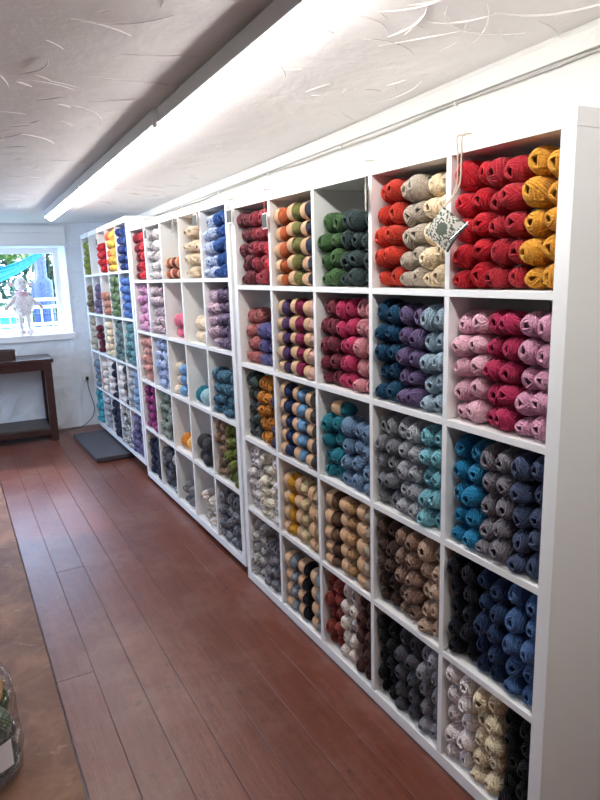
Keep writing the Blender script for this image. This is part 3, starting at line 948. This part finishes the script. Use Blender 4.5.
# ------------------------------------------------------------------ things hung from the shelves
def on_plane(px, py, X):
    d = f + r2 * ((px - 300) / F_PX) + u2 * ((400 - py) / F_PX)
    return CAM + d * ((X - CAM.x) / d.x)
def hang_tag(px, py, ztop, label, w=.066, h=.062, turn=0, string='string'):
    p = on_plane(px, py, -.014 if px > 100 else -.022)
    e = empty('hanging_tag', (p.x, p.y, p.z), (0, 0, turn))
    tag(e, label, 'tag', 'small dark tags hung on string from the shelf tops')
    MB().box((-.002, -w / 2, -h / 2), (.002, w / 2, h / 2), .001).build('card', M['tag_back'], e)
    MB().box((-.0034, -w / 2 + .006, -h / 2 + .006), (-.0016, w / 2 - .006, h / 2 - .005), .0005).build('dark_face', M['tag_face'], e)
    zt = ztop - p.z
    s = MB()
    c, sn = math.cos(-turn), math.sin(-turn)
    back = (c * (-p.x + .02), sn * (-p.x + .02))
    s.tube([(0, .002, h / 2 - .004), (0, .010, h / 2 + (zt - h / 2) * .5), (0, .013, zt + .003), (back[0], back[1] + .012, zt + .004)], .0011, 5)
    s.tube([(0, -.002, h / 2 - .004), (0, -.006, h / 2 + (zt - h / 2) * .5), (0, -.010, zt + .003), (back[0], back[1] - .010, zt + .004)], .0011, 5)
    s.build('string', M[string], e)
    return e
def top_z(ui, y): return (UM[ui] @ Vector((0, y, UH))).z
hang_tag(229.3, 216.5, top_z(0, 1.8), 'dark tag on string over the far post of the near shelf')
hang_tag(265, 221, top_z(0, 1.45), 'dark tag on reddish string beside the maroon and scarlet yarn cubby', turn=-.15, string='string_red')
hang_tag(365.7, 198, top_z(0, .73), 'dark tag seen edge-on between the green and the orange yarn cubbies', turn=-.60, h=.075)
hang_tag(145.6, 234.5, top_z(1, 1.4), 'dark tag in front of the grey and white mottled yarn, middle shelf')
hang_tag(172.6, 226, top_z(1, .95), 'dark tag seen edge-on above the nearly empty terracotta yarn cubby', turn=-.26, h=.09)
hang_tag(195, 220.5, top_z(1, .5), 'dark tag above the peach twisted hanks on the middle shelf')
hang_tag(87.7, 240.5, top_z(2, 1.6), 'dark tag above the olive green yarn on the far shelf')
hang_tag(96.8, 242.5, top_z(2, 1.3), 'dark tag hanging before the empty cubby of the far shelf')

# knitted swatch hung between two top cubbies
def swatch():
    e = empty('knitted_swatch', on_plane(447, 229, -.045), (0, 0, 0))
    tag(e, 'folded knitted swatch, green pattern on white, hung by twine beside red yarn', 'knitted swatch')
    V, F_ = [], []
    n = 18; S = .088
    for side in (1, -1):
        for j in range(n + 1):
            for i in range(n + 1):
                a, b_ = i / n, j / n
                s, t = (a - b_) * S * .74, (1 - a - b_) * S * .62       # diamond: corner up
                bulge = .020 * math.cos(s / S * 2.0) * math.cos(t / S * 1.8) + .012 * s / S
                V.append((-bulge - side * .0022, -s, t))
    o_ = (n + 1) ** 2
    for j in range(n):
        for i in range(n):
            q = (j * (n + 1) + i, j * (n + 1) + i + 1, (j + 1) * (n + 1) + i + 1, (j + 1) * (n + 1) + i)
            F_.append(q); F_.append(tuple(o_ + k for k in reversed(q)))
    for k in range(n):
        for a, b_ in ((k, k + 1), (n * (n + 1) + k + 1, n * (n + 1) + k), ((k + 1) * (n + 1), k * (n + 1)), (k * (n + 1) + n, (k + 1) * (n + 1) + n)):
            F_.append((a, b_, o_ + b_, o_ + a))
    me = mesh_np('knit', V, F_, True)
    m_, nt, b, out = newmat('fair_isle_knit')
    L = nt.links.new
    tc = nd(nt, 'ShaderNodeTexCoord'); sp = nd(nt, 'ShaderNodeSeparateXYZ'); L(tc.outputs['Object'], sp.inputs[0])
    # stitch grid turned 45 degrees
    cb = nd(nt, 'ShaderNodeCombineXYZ')
    ad = nd(nt, 'ShaderNodeMath', operation='ADD'); L(sp.outputs['Y'], ad.inputs[0]); L(sp.outputs['Z'], ad.inputs[1])
    su = nd(nt, 'ShaderNodeMath', operation='SUBTRACT'); L(sp.outputs['Y'], su.inputs[0]); L(sp.outputs['Z'], su.inputs[1])
    L(ad.outputs[0], cb.inputs[0]); L(su.outputs[0], cb.inputs[1])
    sn = nd(nt, 'ShaderNodeVectorMath', operation='SNAP'); L(cb.outputs[0], sn.inputs[0]); sn.inputs[1].default_value = (.0055, .0055, 1)
    vn = nd(nt, 'ShaderNodeTexNoise', Scale=95.0, Detail=1.0); L(sn.outputs[0], vn.inputs['Vector'])
    # central motif
    le = nd(nt, 'ShaderNodeVectorMath', operation='LENGTH'); L(sn.outputs[0], le.inputs[0])
    mr = ramp(nt, le.outputs['Value'], [(.014, (1, 1, 1, 1)), (.022, (0, 0, 0, 1))], 'CONSTANT')
    mr.color_ramp.elements[1].position = .02
    rp = ramp(nt, vn.outputs['Fac'], [(0, (0, 0, 0, 1)), (.52, (1, 1, 1, 1))], 'CONSTANT')
    mxx = nd(nt, 'ShaderNodeMath', operation='MAXIMUM'); L(rp.outputs['Color'], mxx.inputs[0]); L(mr.outputs['Color'], mxx.inputs[1])
    mc = nd(nt, 'ShaderNodeMix', data_type='RGBA'); L(mxx.outputs[0], mc.inputs[0]); mc.inputs[6].default_value = lin('c9c5ba'); mc.inputs[7].default_value = lin('5e655c')
    L(mc.outputs[2], b.inputs['Base Color']); b.inputs['Roughness'].default_value = .95; b.inputs['Specular IOR Level'].default_value = .1
    me.materials.append(m_)
    o = bpy.data.objects.new('knit', me); link(o, e)
    e.rotation_euler = (R(-6), 0, R(18))
    MB().tube([(-.022, -.02, -.030), (-.026, -.075, .004)], .0016, 6).build('needle', M['steel'], e)
    # rolled rib edge along the lower right side
    MB().tube([(-.012 - .010 * math.sin(PI * k / 12), -.003 - .0605 * k / 12, -.056 + .055 * k / 12) for k in range(13)], .0035, 6).build('rib_edge', M['tag_face'], e, True)
    bpy.context.view_layer.update()
    inv = e.matrix_world.inverted()
    top = e.matrix_world @ Vector((-.008, 0, .052))
    zt = top_z(0, .37)
    pts = [top, Vector((-.012, top.y + .004, top.z + .05)), Vector((-.005, top.y + .008, zt - .04)), Vector((-.004, top.y + .010, zt + .003)), Vector((.05, top.y + .012, zt + .004))]
    pts2 = [top, Vector((-.010, top.y - .004, top.z + .05)), Vector((-.005, top.y - .006, zt - .04)), Vector((-.004, top.y - .010, zt + .003)), Vector((.05, top.y - .008, zt + .004))]
    s = MB(); s.tube(catmull([inv @ p for p in pts], 5), .0021, 6); s.tube(catmull([inv @ p for p in pts2], 5), .0021, 6)
    s.build('twine', M['string'], e)
swatch()

# ------------------------------------------------------------------ far end: table, basket, socket, mat
t = empty('console_table', (-.385, 5.32, 0), (0, 0, R(-1.5)))
tag(t, 'dark mahogany console table with low shelf under the window', 'table')
TL, TD, TH = 1.25, .44, .78
MB().box((-TL, 0, TH - .035), (.012, TD, TH), .003).build('tabletop', M['dark_wood'], t)
for xx in (-.072, -TL + .01):
    for yy in (.008, TD - .075):
        o = MB().box((xx, yy, .0035), (xx + .066, yy + .066, TH - .0355), .003).build('leg', M['dark_wood'], t)
MB().box((-TL + .076, .012, TH - .105), (-.073, .034, TH - .0355), .002).build('apron', M['dark_wood'], t)
MB().box((-TL + .076, TD - .035, TH - .105), (-.073, TD - .012, TH - .0355), .002).build('apron', M['dark_wood'], t)
MB().box((-.050, .075, TH - .105), (-.028, TD - .076, TH - .0355), .002).build('apron', M['dark_wood'], t)
MB().box((-TL + .076, .012, .115), (-.073, TD - .012, .14), .002).build('lower_shelf', M['table_shelf'], t)
MB().box((-TL + .076, .018, .06), (-.073, .04, .1145), .002).build('lower_rail', M['dark_wood'], t)

b = empty('wicker_basket', (-.81, 5.52, TH))
tag(b, 'small brown wicker basket on the console table, cut by left photo edge', 'basket')
w = MB()
BW, BD, BH = .13, .09, .075
for ringi in range(9):
    z = .004 + ringi * .0085
    n = 44; pts = []
    for k in range(n + 1):
        a = 2 * PI * k / n
        c, s_ = math.cos(a), math.sin(a)
        q = (abs(c) ** 4 + abs(s_) ** 4) ** -.25
        wv = .0035 * math.sin(11 * a * 2 + ringi * PI)
        pts.append(((BW + wv) * c * q, (BD + wv) * s_ * q, z))
    w.tube(pts, .0048, 6, False)
w.build('woven_side', M['wicker'], b, True)
MB().box((-BW, -BD, .0005), (BW, BD, .006), .002).build('basket_base', M['wicker'], b)
w = MB(); n = 90
for ph in (0, PI):
    w.tube([((BW + .004 * math.sin(28 * 2 * PI * k / n + ph)) * math.cos(2 * PI * k / n) * (abs(math.cos(2 * PI * k / n)) ** 4 + abs(math.sin(2 * PI * k / n)) ** 4) ** -.25,
             (BD + .004 * math.sin(28 * 2 * PI * k / n + ph)) * math.sin(2 * PI * k / n) * (abs(math.cos(2 * PI * k / n)) ** 4 + abs(math.sin(2 * PI * k / n)) ** 4) ** -.25,
             .082 + .004 * math.cos(28 * 2 * PI * k / n + ph)) for k in range(n + 1)], .005, 6, False)
w.build('braided_rim', M['wicker'], b, True)

s = empty('wall_socket', (-.012, YF - .004, .515))
tag(s, 'white power socket on the far wall beside the farthest shelf', 'socket')
MB().box((-.044, -.012, -.044), (.044, .012, .044), .004).build('face_plate', M['plug'], s)
MB().box((.018, -.015, .016), (.03, -.0118, .032), .001).build('switch', M['plug'], s)
pg = empty('power_cable', (-.012, YF - .017, .497))
tag(pg, 'grey power cable with plug, running from wall socket down to the floor', 'cable')
MB().box((-.014, -.030, -.018), (.014, 0, .016), .005).build('plug', M['black'], pg)
cp = [(0, -.018, -.02), (.004, -.022, -.10), (.03, -.02, -.22), (.045, -.018, -.31), (.02, -.02, -.40), (-.06, -.03, -.47), (-.12, -.04, -.491), (-.22, -.07, -.492), (-.33, -.12, -.492), (-.48, -.10, -.492)]
MB().tube(catmull(cp), .0042, 7).build('cord', M['cable_grey'], pg, True)

mt = empty('floor_slab', (-.245, 4.33, 0), (0, 0, R(1.2)))
tag(mt, 'flat dark grey slab on floor, pushed partly under the farthest shelf', 'slab')
MB().box((0, 0, .008), (.40, .98, .044), .003).build('slab_top', M['slate'], mt)
MB().box((.008, .008, .0005), (.392, .972, .008), .001).build('slab_base', M['slate_edge'], mt)

# ------------------------------------------------------------------ bag of yarn at lower left
bx, by = -1.28, 1.10
def bagmat():
    m, nt, b, out = newmat('clear_polythene')
    tr = nd(nt, 'ShaderNodeBsdfTransparent'); tr.inputs[0].default_value = (.93, .94, .94, 1)
    gl = nd(nt, 'ShaderNodeBsdfGlossy', Roughness=.12)
    lw = nd(nt, 'ShaderNodeLayerWeight', Blend=.25)
    mr = nd(nt, 'ShaderNodeMapRange'); mr.inputs['To Min'].default_value = .16; mr.inputs['To Max'].default_value = .45
    nt.links.new(lw.outputs['Facing'], mr.inputs['Value'])
    mx = nd(nt, 'ShaderNodeMixShader'); nt.links.new(mr.outputs['Result'], mx.inputs[0])
    nt.links.new(tr.outputs[0], mx.inputs[1]); nt.links.new(gl.outputs[0], mx.inputs[2]); nt.links.new(mx.outputs[0], out.inputs['Surface'])
    tc = nd(nt, 'ShaderNodeTexCoord'); no = nd(nt, 'ShaderNodeTexNoise', Scale=22.0, Detail=3.0, Distortion=1.5); nt.links.new(tc.outputs['Object'], no.inputs['Vector'])
    bp = nd(nt, 'ShaderNodeBump', Strength=1.0, Distance=.05); nt.links.new(no.outputs['Fac'], bp.inputs['Height']); nt.links.new(bp.outputs[0], gl.inputs['Normal'])
    return m
BM_ = bagmat()
bag = empty('plastic_bag', (bx, by, .003))
tag(bag, 'clear plastic bag of yarn on floor, cut by lower left photo edge', 'bag')
g = MB(); n = 36; rows = 16
rg = random.Random(5); ringsv = []
for j in range(rows + 1):
    tt = j / rows
    z = .001 + .35 * tt
    rad = .158 * (1 - .10 * tt) * min(1, .80 + 3 * tt) * (1 if tt < .78 else 1 - .70 * ((tt - .78) / .22) ** 2.2)
    ring = []
    for k in range(n):
        a = 2 * PI * k / n
        q = (abs(math.cos(a)) ** 3 + abs(math.sin(a)) ** 3) ** (-1 / 3)
        rr_ = rad * q * (1 + .02 * math.sin(5 * a + 3 * tt) + .018 * math.sin(9 * a - 7 * tt) + rg.uniform(-.008, .008))
        ring.append(g.bm.verts.new((rr_ * math.cos(a), rr_ * math.sin(a), z)))
    ringsv.append(ring)
for a, b_ in zip(ringsv, ringsv[1:]):
    for k in range(n): g.bm.faces.new((a[k], a[(k + 1) % n], b_[(k + 1) % n], b_[k]))
g.bm.faces.new(ringsv[0][::-1]); g.bm.faces.new(ringsv[-1])
g.build('bag_film', BM_, bag, True)
lb = MB(); N_ = 10
for i in range(N_):
    for sgn in (0, 1):
        pass
V = []; F_ = []
for lay, rad in ((0, .171), (1, .169)):
    for j in range(2):
        for i in range(N_ + 1):
            a = R(-112) + R(62) * i / N_
            q = (abs(math.cos(a)) ** 3 + abs(math.sin(a)) ** 3) ** (-1 / 3)
            V.append((rad * q * math.cos(a), rad * q * math.sin(a), .075 + .085 * j + .012 * i / N_))
for i in range(N_):
    F_.append((i, i + 1, N_ + 2 + i, N_ + 1 + i))
    o_ = 2 * (N_ + 1)
    F_.append((o_ + i, o_ + N_ + 1 + i, o_ + N_ + 2 + i, o_ + i + 1))
me = mesh_np('paper_label', V, F_, True); me.materials.append(M['paper'])
link(bpy.data.objects.new('paper_label', me), bag)
for (dx, dy, z, rad, c, lab) in ((.088, .056, .064, .055, 'bottle green', 'dark green yarn ball at far side of the bottom of the plastic bag'), (.088, -.062, .064, .055, 'bottle green', 'dark green yarn ball low at the near side inside the plastic bag'),
                            (.082, .056, .178, .053, 'leaf green', 'leaf green yarn ball at the far side, middle of the plastic bag'), (.078, -.060, .178, .053, 'sage', 'sage green yarn ball behind the white label of the plastic bag'),
                            (.074, -.008, .268, .050, 'mustard', 'mustard yarn ball on top inside the clear plastic bag')):
    o = bpy.data.objects.new('yarn_ball', MESH['hiX'][1 if dy > 0 else 3]); link(o)
    o.location = (bx + dx, by + dy, z + .004); o.scale = (rad, rad, rad); o.rotation_euler = (.4, .3, dy * 20)
    o.material_slots[0].link = 'OBJECT'; o.material_slots[0].material = ymat(c, 'P')
    tag(o, lab, 'yarn ball', 'yarn balls inside the plastic bag')

# ------------------------------------------------------------------ knitted sheep on the sill
sz = WZ0 + .012
sh = empty('toy_sheep', (-.53, YF + .065, sz), (0, 0, R(12)))
sh.scale = (1.06, 1.06, 1.06)
tag(sh, 'large cream knitted toy sheep standing on the window sill', 'toy sheep')
HB = .56
MB().ell((0, 0, .275), (.088, .075, .11), 24, 18).build('body', M['fleece'], sh, True)
w = MB(); rs = random.Random(4)
for k in range(130):       # bouclé loops on the fleece
    a, zz = rs.uniform(0, 2 * PI), rs.uniform(-.9, .9)
    c = math.sqrt(1 - zz * zz)
    w.ell((.088 * c * math.cos(a), .075 * c * math.sin(a), .275 + .11 * zz), (.011, .011, .010), 8, 6)
w.build('fleece_curls', M['fleece'], sh, True)
hd = MB(); hd.ell((0, -.005, .462), (.055, .052, .062), 20, 14); hd.ell((0, -.042, .445), (.036, .036, .034), 16, 12)
hd = hd.build('head', M['fleece'], sh, True)
for sx in (-1, 1):
    MB().ell((sx * .082, 0, .462), (.036, .010, .017), 14, 10, Euler((0, sx * .25, 0)).to_matrix()).build('ear', M['sheep_skin'], hd, True)
    MB().ell((sx * .02, -.055, .475), (.005, .004, .005), 10, 8).build('eye', M['black'], hd, True)
    MB().tube([(sx * .060, -.01, .350), (sx * .105, -.02, .300), (sx * .150, -.03, .262)], [.020, .016, .015], 10).ell((sx * .158, -.032, .252), (.020, .018, .020), 12, 8).build('arm', M['sheep_skin'], sh, True)
    MB().tube([(sx * .034, 0, .20), (sx * .035, -.004, .11), (sx * .034, -.004, .045)], [.020, .017, .016], 10).build('leg', M['sheep_skin'], sh, True)
    MB().ell((sx * .038, -.012, .0305), (.036, .044, .03), 16, 10).build('foot', M['fleece'], sh, True)
bw = MB(); bw.ell((-.022, -.068, .372), (.022, .010, .014), 12, 8); bw.ell((.022, -.068, .372), (.022, .010, .014), 12, 8); bw.ell((0, -.072, .372), (.008, .008, .009), 10, 8)
n = 28; bw.tube([(.050 * math.cos(2 * PI * k / n), .046 * math.sin(2 * PI * k / n) - .006, .388) for k in range(n + 1)], .012, 8, False)
bw.build('scarf', M['pink'], sh, True)

# ------------------------------------------------------------------ garden outside the window
def lawn():
    return simple('garden_grass', '6d8a4c', .9, bump=.01, bscale=30, var=.3)
m = MB(); m.box((-14, YF + WT + .02, -.3), (8, 40, .05))
tag(m.build('ground_outside', lawn()), kind='structure')
M['pool'] = simple('turquoise_cover', '35b5c8', .3, bump=.01, bscale=8, var=.15)
M['cloth'] = None
mm, nt, b, out = newmat('turquoise_striped_cloth')
tc = nd(nt, 'ShaderNodeTexCoord'); sp = nd(nt, 'ShaderNodeSeparateXYZ'); nt.links.new(tc.outputs['UV'], sp.inputs[0])
mu = nd(nt, 'ShaderNodeMath', operation='MULTIPLY'); mu.inputs[1].default_value = 3.0; nt.links.new(sp.outputs['Y'], mu.inputs[0])
fr_ = nd(nt, 'ShaderNodeMath', operation='FRACT'); nt.links.new(mu.outputs[0], fr_.inputs[0])
rp = ramp(nt, fr_.outputs[0], [(0, lin('0a6f8e')), (.5, lin('074566')), (.72, lin('2590aa'))], 'CONSTANT')
nt.links.new(rp.outputs['Color'], b.inputs['Base Color']); b.inputs['Roughness'].default_value = .7
def hammock():
    V, F_, uv = [], [], []
    n, mr = 40, 8
    P0, P1 = Vector((-1.75, 7.9, 1.85)), Vector((.13, 8.1, 1.95))
    for lay in (0, 1):
        for i in range(n + 1):
            t_ = i / n
            p = P0.lerp(P1, t_); sag = -.37 * 4 * t_ * (1 - t_)
            for j in range(mr + 1):
                s_ = j / mr
                wd = .03 + .15 * math.sin(PI * min(1, max(0, t_))) ** .6
                V.append((p.x, p.y + lay * .006 + .05 * math.sin(PI * s_), p.z + sag + wd * (s_ - .5) + .01 * math.sin(8 * t_ + 5 * s_)))
                uv.append((t_, s_))
    o_ = (n + 1) * (mr + 1)
    for i in range(n):
        for j in range(mr):
            q = (i * (mr + 1) + j, (i + 1) * (mr + 1) + j, (i + 1) * (mr + 1) + j + 1, i * (mr + 1) + j + 1)
            F_.append(q); F_.append(tuple(o_ + k for k in q[::-1]))
    me = mesh_np('hammock', V, F_, True)
    ul = me.uv_layers.new(name='UVMap')
    for l in me.loops: ul.data[l.index].uv = uv[l.vertex_index]
    me.materials.append(mm)
    o = link(bpy.data.objects.new('hammock', me))
    tag(o, 'turquoise striped cloth hammock slung across the garden outside the window', 'hammock')
hammock()
# water tank
tk = empty('water_tank', (.17, 10.0, .05))
tag(tk, 'tall blue water tank standing in the garden outside', 'tank')
M['tank'] = simple('blue_plastic', '1d2f60', .45)
w = MB(); prof = [(.15, 0), (.16, .03), (.16, 1.36), (.15, 1.41), (.09, 1.46), (.09, 1.82), (.08, 1.86), (0.02, 1.88)]
bm = w.bm; n = 32; rings = []
for rad, z in prof: rings.append([bm.verts.new((rad * math.cos(2 * PI * k / n), rad * math.sin(2 * PI * k / n), z)) for k in range(n)])
for a, b_ in zip(rings, rings[1:]):
    for k in range(n): bm.faces.new((a[k], a[(k + 1) % n], b_[(k + 1) % n], b_[k]))
bm.faces.new(rings[0][::-1]); bm.faces.new(rings[-1])
w.build('tank_body', M['tank'], tk, True)
for z in (.45, .9): MB().tube([(.162 * math.cos(2 * PI * k / n), .162 * math.sin(2 * PI * k / n), z) for k in range(n + 1)], .014, 6, False).build('hoop', M['tank'], tk, True)
# white railings
rl = empty('garden_railing', (0, 7.6, .05))
tag(rl, 'white garden railing with thin uprights outside the window', 'railing')
M['rail'] = simple('white_metal_paint', 'eef0f2', .4)
for z in (.88, 1.09, 1.18): MB().box((-4, -.02, z), (1.5, .02, z + .035), .004).build('rail', M['rail'], rl)
for k in range(45):
    MB().box((-3.95 + k * .122, -.008, .02), (-3.935 + k * .122, .008, 1.09), .002).build('upright', M['rail'], rl)
pl = empty('paddling_pool', (-1.9, 9.0, .05))
tag(pl, 'turquoise covered pool beyond the white railing outside', 'pool')
MB().box((-2.4, -.9, 0), (1.5, .9, .98), .06).build('pool_wall', M['pool'], pl)
MB().box((-2.43, -.93, .97), (1.53, .93, 1.02), .02).build('pool_rim', M['rail'], pl)
# trees and shrubs: trunk plus a crown of separate leaves
def leafmat(nm, a, b_):
    m, nt, b, out = newmat(nm)
    gi = nd(nt, 'ShaderNodeNewGeometry'); rp_ = ramp(nt, gi.outputs['Random Per Island'], [(0, lin(a)), (1, lin(b_))])
    nt.links.new(rp_.outputs['Color'], b.inputs['Base Color']); b.inputs['Roughness'].default_value = .6
    b.inputs['Transmission Weight'].default_value = 0
    return m
LM = [leafmat('dark_leaves', '17352a', '345c40'), leafmat('pale_leaves', '46622f', '86984c')]
def tree(x, y, cr, crad, n, seed, lm, label, nm='garden_tree'):
    g = np.random.default_rng(seed)
    e = empty(nm, (x, y, .05)); tag(e, label, 'tree')
    cr = Vector(cr)
    w = MB(); w.tube([(0, 0, 0), (.04, .02, cr.z * .5), (cr.x, cr.y, cr.z)], [.09, .07, .03], 9)
    for k in range(7):
        d = Vector(g.normal(size=3)).normalized(); d.z = abs(d.z) * .6
        w.tube([(cr.x * .8, cr.y * .8, cr.z * .75), cr + Vector((d.x * crad[0], d.y * crad[1], d.z * crad[2])) * .8], [.03, .008], 6)
    w.build('trunk', M['dark_wood'], e, True)
    V, F_ = [], []
    for k in range(n):
        d = g.normal(size=3); d /= np.linalg.norm(d); q = d * (g.uniform(.25, 1) ** .5)
        c = np.array(cr) + q * np.array(crad) * (1 + .25 * math.sin(5 * d[0] + 3 * d[2]))
        a = g.normal(size=3); a /= np.linalg.norm(a); b_ = np.cross(a, g.normal(size=3)); b_ /= np.linalg.norm(b_)
        s = g.uniform(.055, .11); i = len(V)
        V += [c - a * s, c + b_ * s * .45 + np.cross(a, b_) * .01, c + a * s, c - b_ * s * .45 + np.cross(a, b_) * .01]
        F_.append((i, i + 1, i + 2, i + 3))
    me = mesh_np('foliage', V, F_); me.materials.append(lm)
    link(bpy.data.objects.new('foliage', me), e)
tree(-1.75, 11.2, (0, 0, 1.9), (1.1, .55, 1.5), 7000, 1, LM[0], 'dark green leafy tree behind the hammock, left in the window')
tree(-.5, 12.7, (0, 0, 2.5), (1.0, .6, .9), 3000, 2, LM[1], 'pale green leafy tree beside the blue tank outside')
tree(.9, 14.6, (0, 0, 2.0), (1.6, .7, 1.6), 5000, 3, LM[0], 'dark green tree behind the blue tank outside')
tree(-1.1, 7.1, (0, 0, .6), (.5, .2, .35), 1500, 4, LM[0], 'low dark shrub under the hammock outside', 'garden_shrub')

# ------------------------------------------------------------------ fill lamps added out of view in the other half of the room
def fill_lamp(y0, y1, x, label):
    ym = (y0 + y1) / 2
    e = empty('fluorescent_batten', (x, ym, cz(ym) - .006), (math.atan(-.0205), 0, 0))
    tag(e, label, 'ceiling light', 'fluorescent battens along the ceiling')
    h = (y1 - y0) / 2
    MB().box((-.012, -.03, -.006), (.012, .03, .004), .001).build('mounting_bracket', M['endcap'], e)
    MB().box((-.035, -h, -.04), (.035, h, -.006), .004).build('housing', M['batten'], e)
    MB().tube([(0, -h + .02, -.062), (0, h - .02, -.062)], .019, 12).build('tube', M['fill_tube'], e, True)
M['fill_tube'] = emit('added_fill_tube', (1.0, .985, .96), 8.5)
fill_lamp(.6, 2.1, -2.3, 'added unseen fill strip light on the left of the room, nearest the camera')
fill_lamp(2.2, 3.7, -2.3, 'added unseen fill strip light on the left of the room, farther from the camera')

# ------------------------------------------------------------------ daylight
w = bpy.data.worlds.new('sky'); bpy.context.scene.world = w; w.use_nodes = True
nt = w.node_tree; bg = nt.nodes['Background']
bg.inputs['Color'].default_value = (.46, .66, 1.0, 1); bg.inputs['Strength'].default_value = 11.5
sl = bpy.data.lights.new('sun', 'SUN'); sl.energy = 3.5; sl.angle = R(2); sl.color = (1, .95, .86)
so = bpy.data.objects.new('sun', sl); COL.objects.link(so); so.rotation_euler = Vector((1, -.25, -.62)).to_track_quat('-Z', 'Y').to_euler()
pl_ = bpy.data.lights.new('window_portal', 'AREA'); pl_.shape = 'RECTANGLE'; pl_.size = GX1 - GX0; pl_.size_y = GZ1 - GZ0; pl_.cycles.is_portal = True
po = bpy.data.objects.new('window_portal', pl_); COL.objects.link(po); po.location = ((GX0 + GX1) / 2, YF + WT + .05, (GZ0 + GZ1) / 2); po.rotation_euler = (R(-90), 0, 0)

pl2 = bpy.data.lights.new('window_portal', 'AREA'); pl2.shape = 'RECTANGLE'; pl2.size = SZ1 - SZ0; pl2.size_y = SY1 - SY0; pl2.cycles.is_portal = True
po2 = bpy.data.objects.new('window_portal', pl2); COL.objects.link(po2); po2.location = (XL - .22, (SY0 + SY1) / 2, (SZ0 + SZ1) / 2); po2.rotation_euler = (0, R(-90), 0)
sc = bpy.context.scene
sc.view_settings.view_transform = 'Standard'; sc.view_settings.look = 'None'
sc.view_settings.exposure = 0.45; sc.view_settings.gamma = 1.0; sc.view_settings.use_curve_mapping = False
sc.cycles.use_denoising = True
sc.cycles.max_bounces = 10; sc.cycles.diffuse_bounces = 6; sc.cycles.transparent_max_bounces = 12
sc.cycles.sample_clamp_indirect = 6
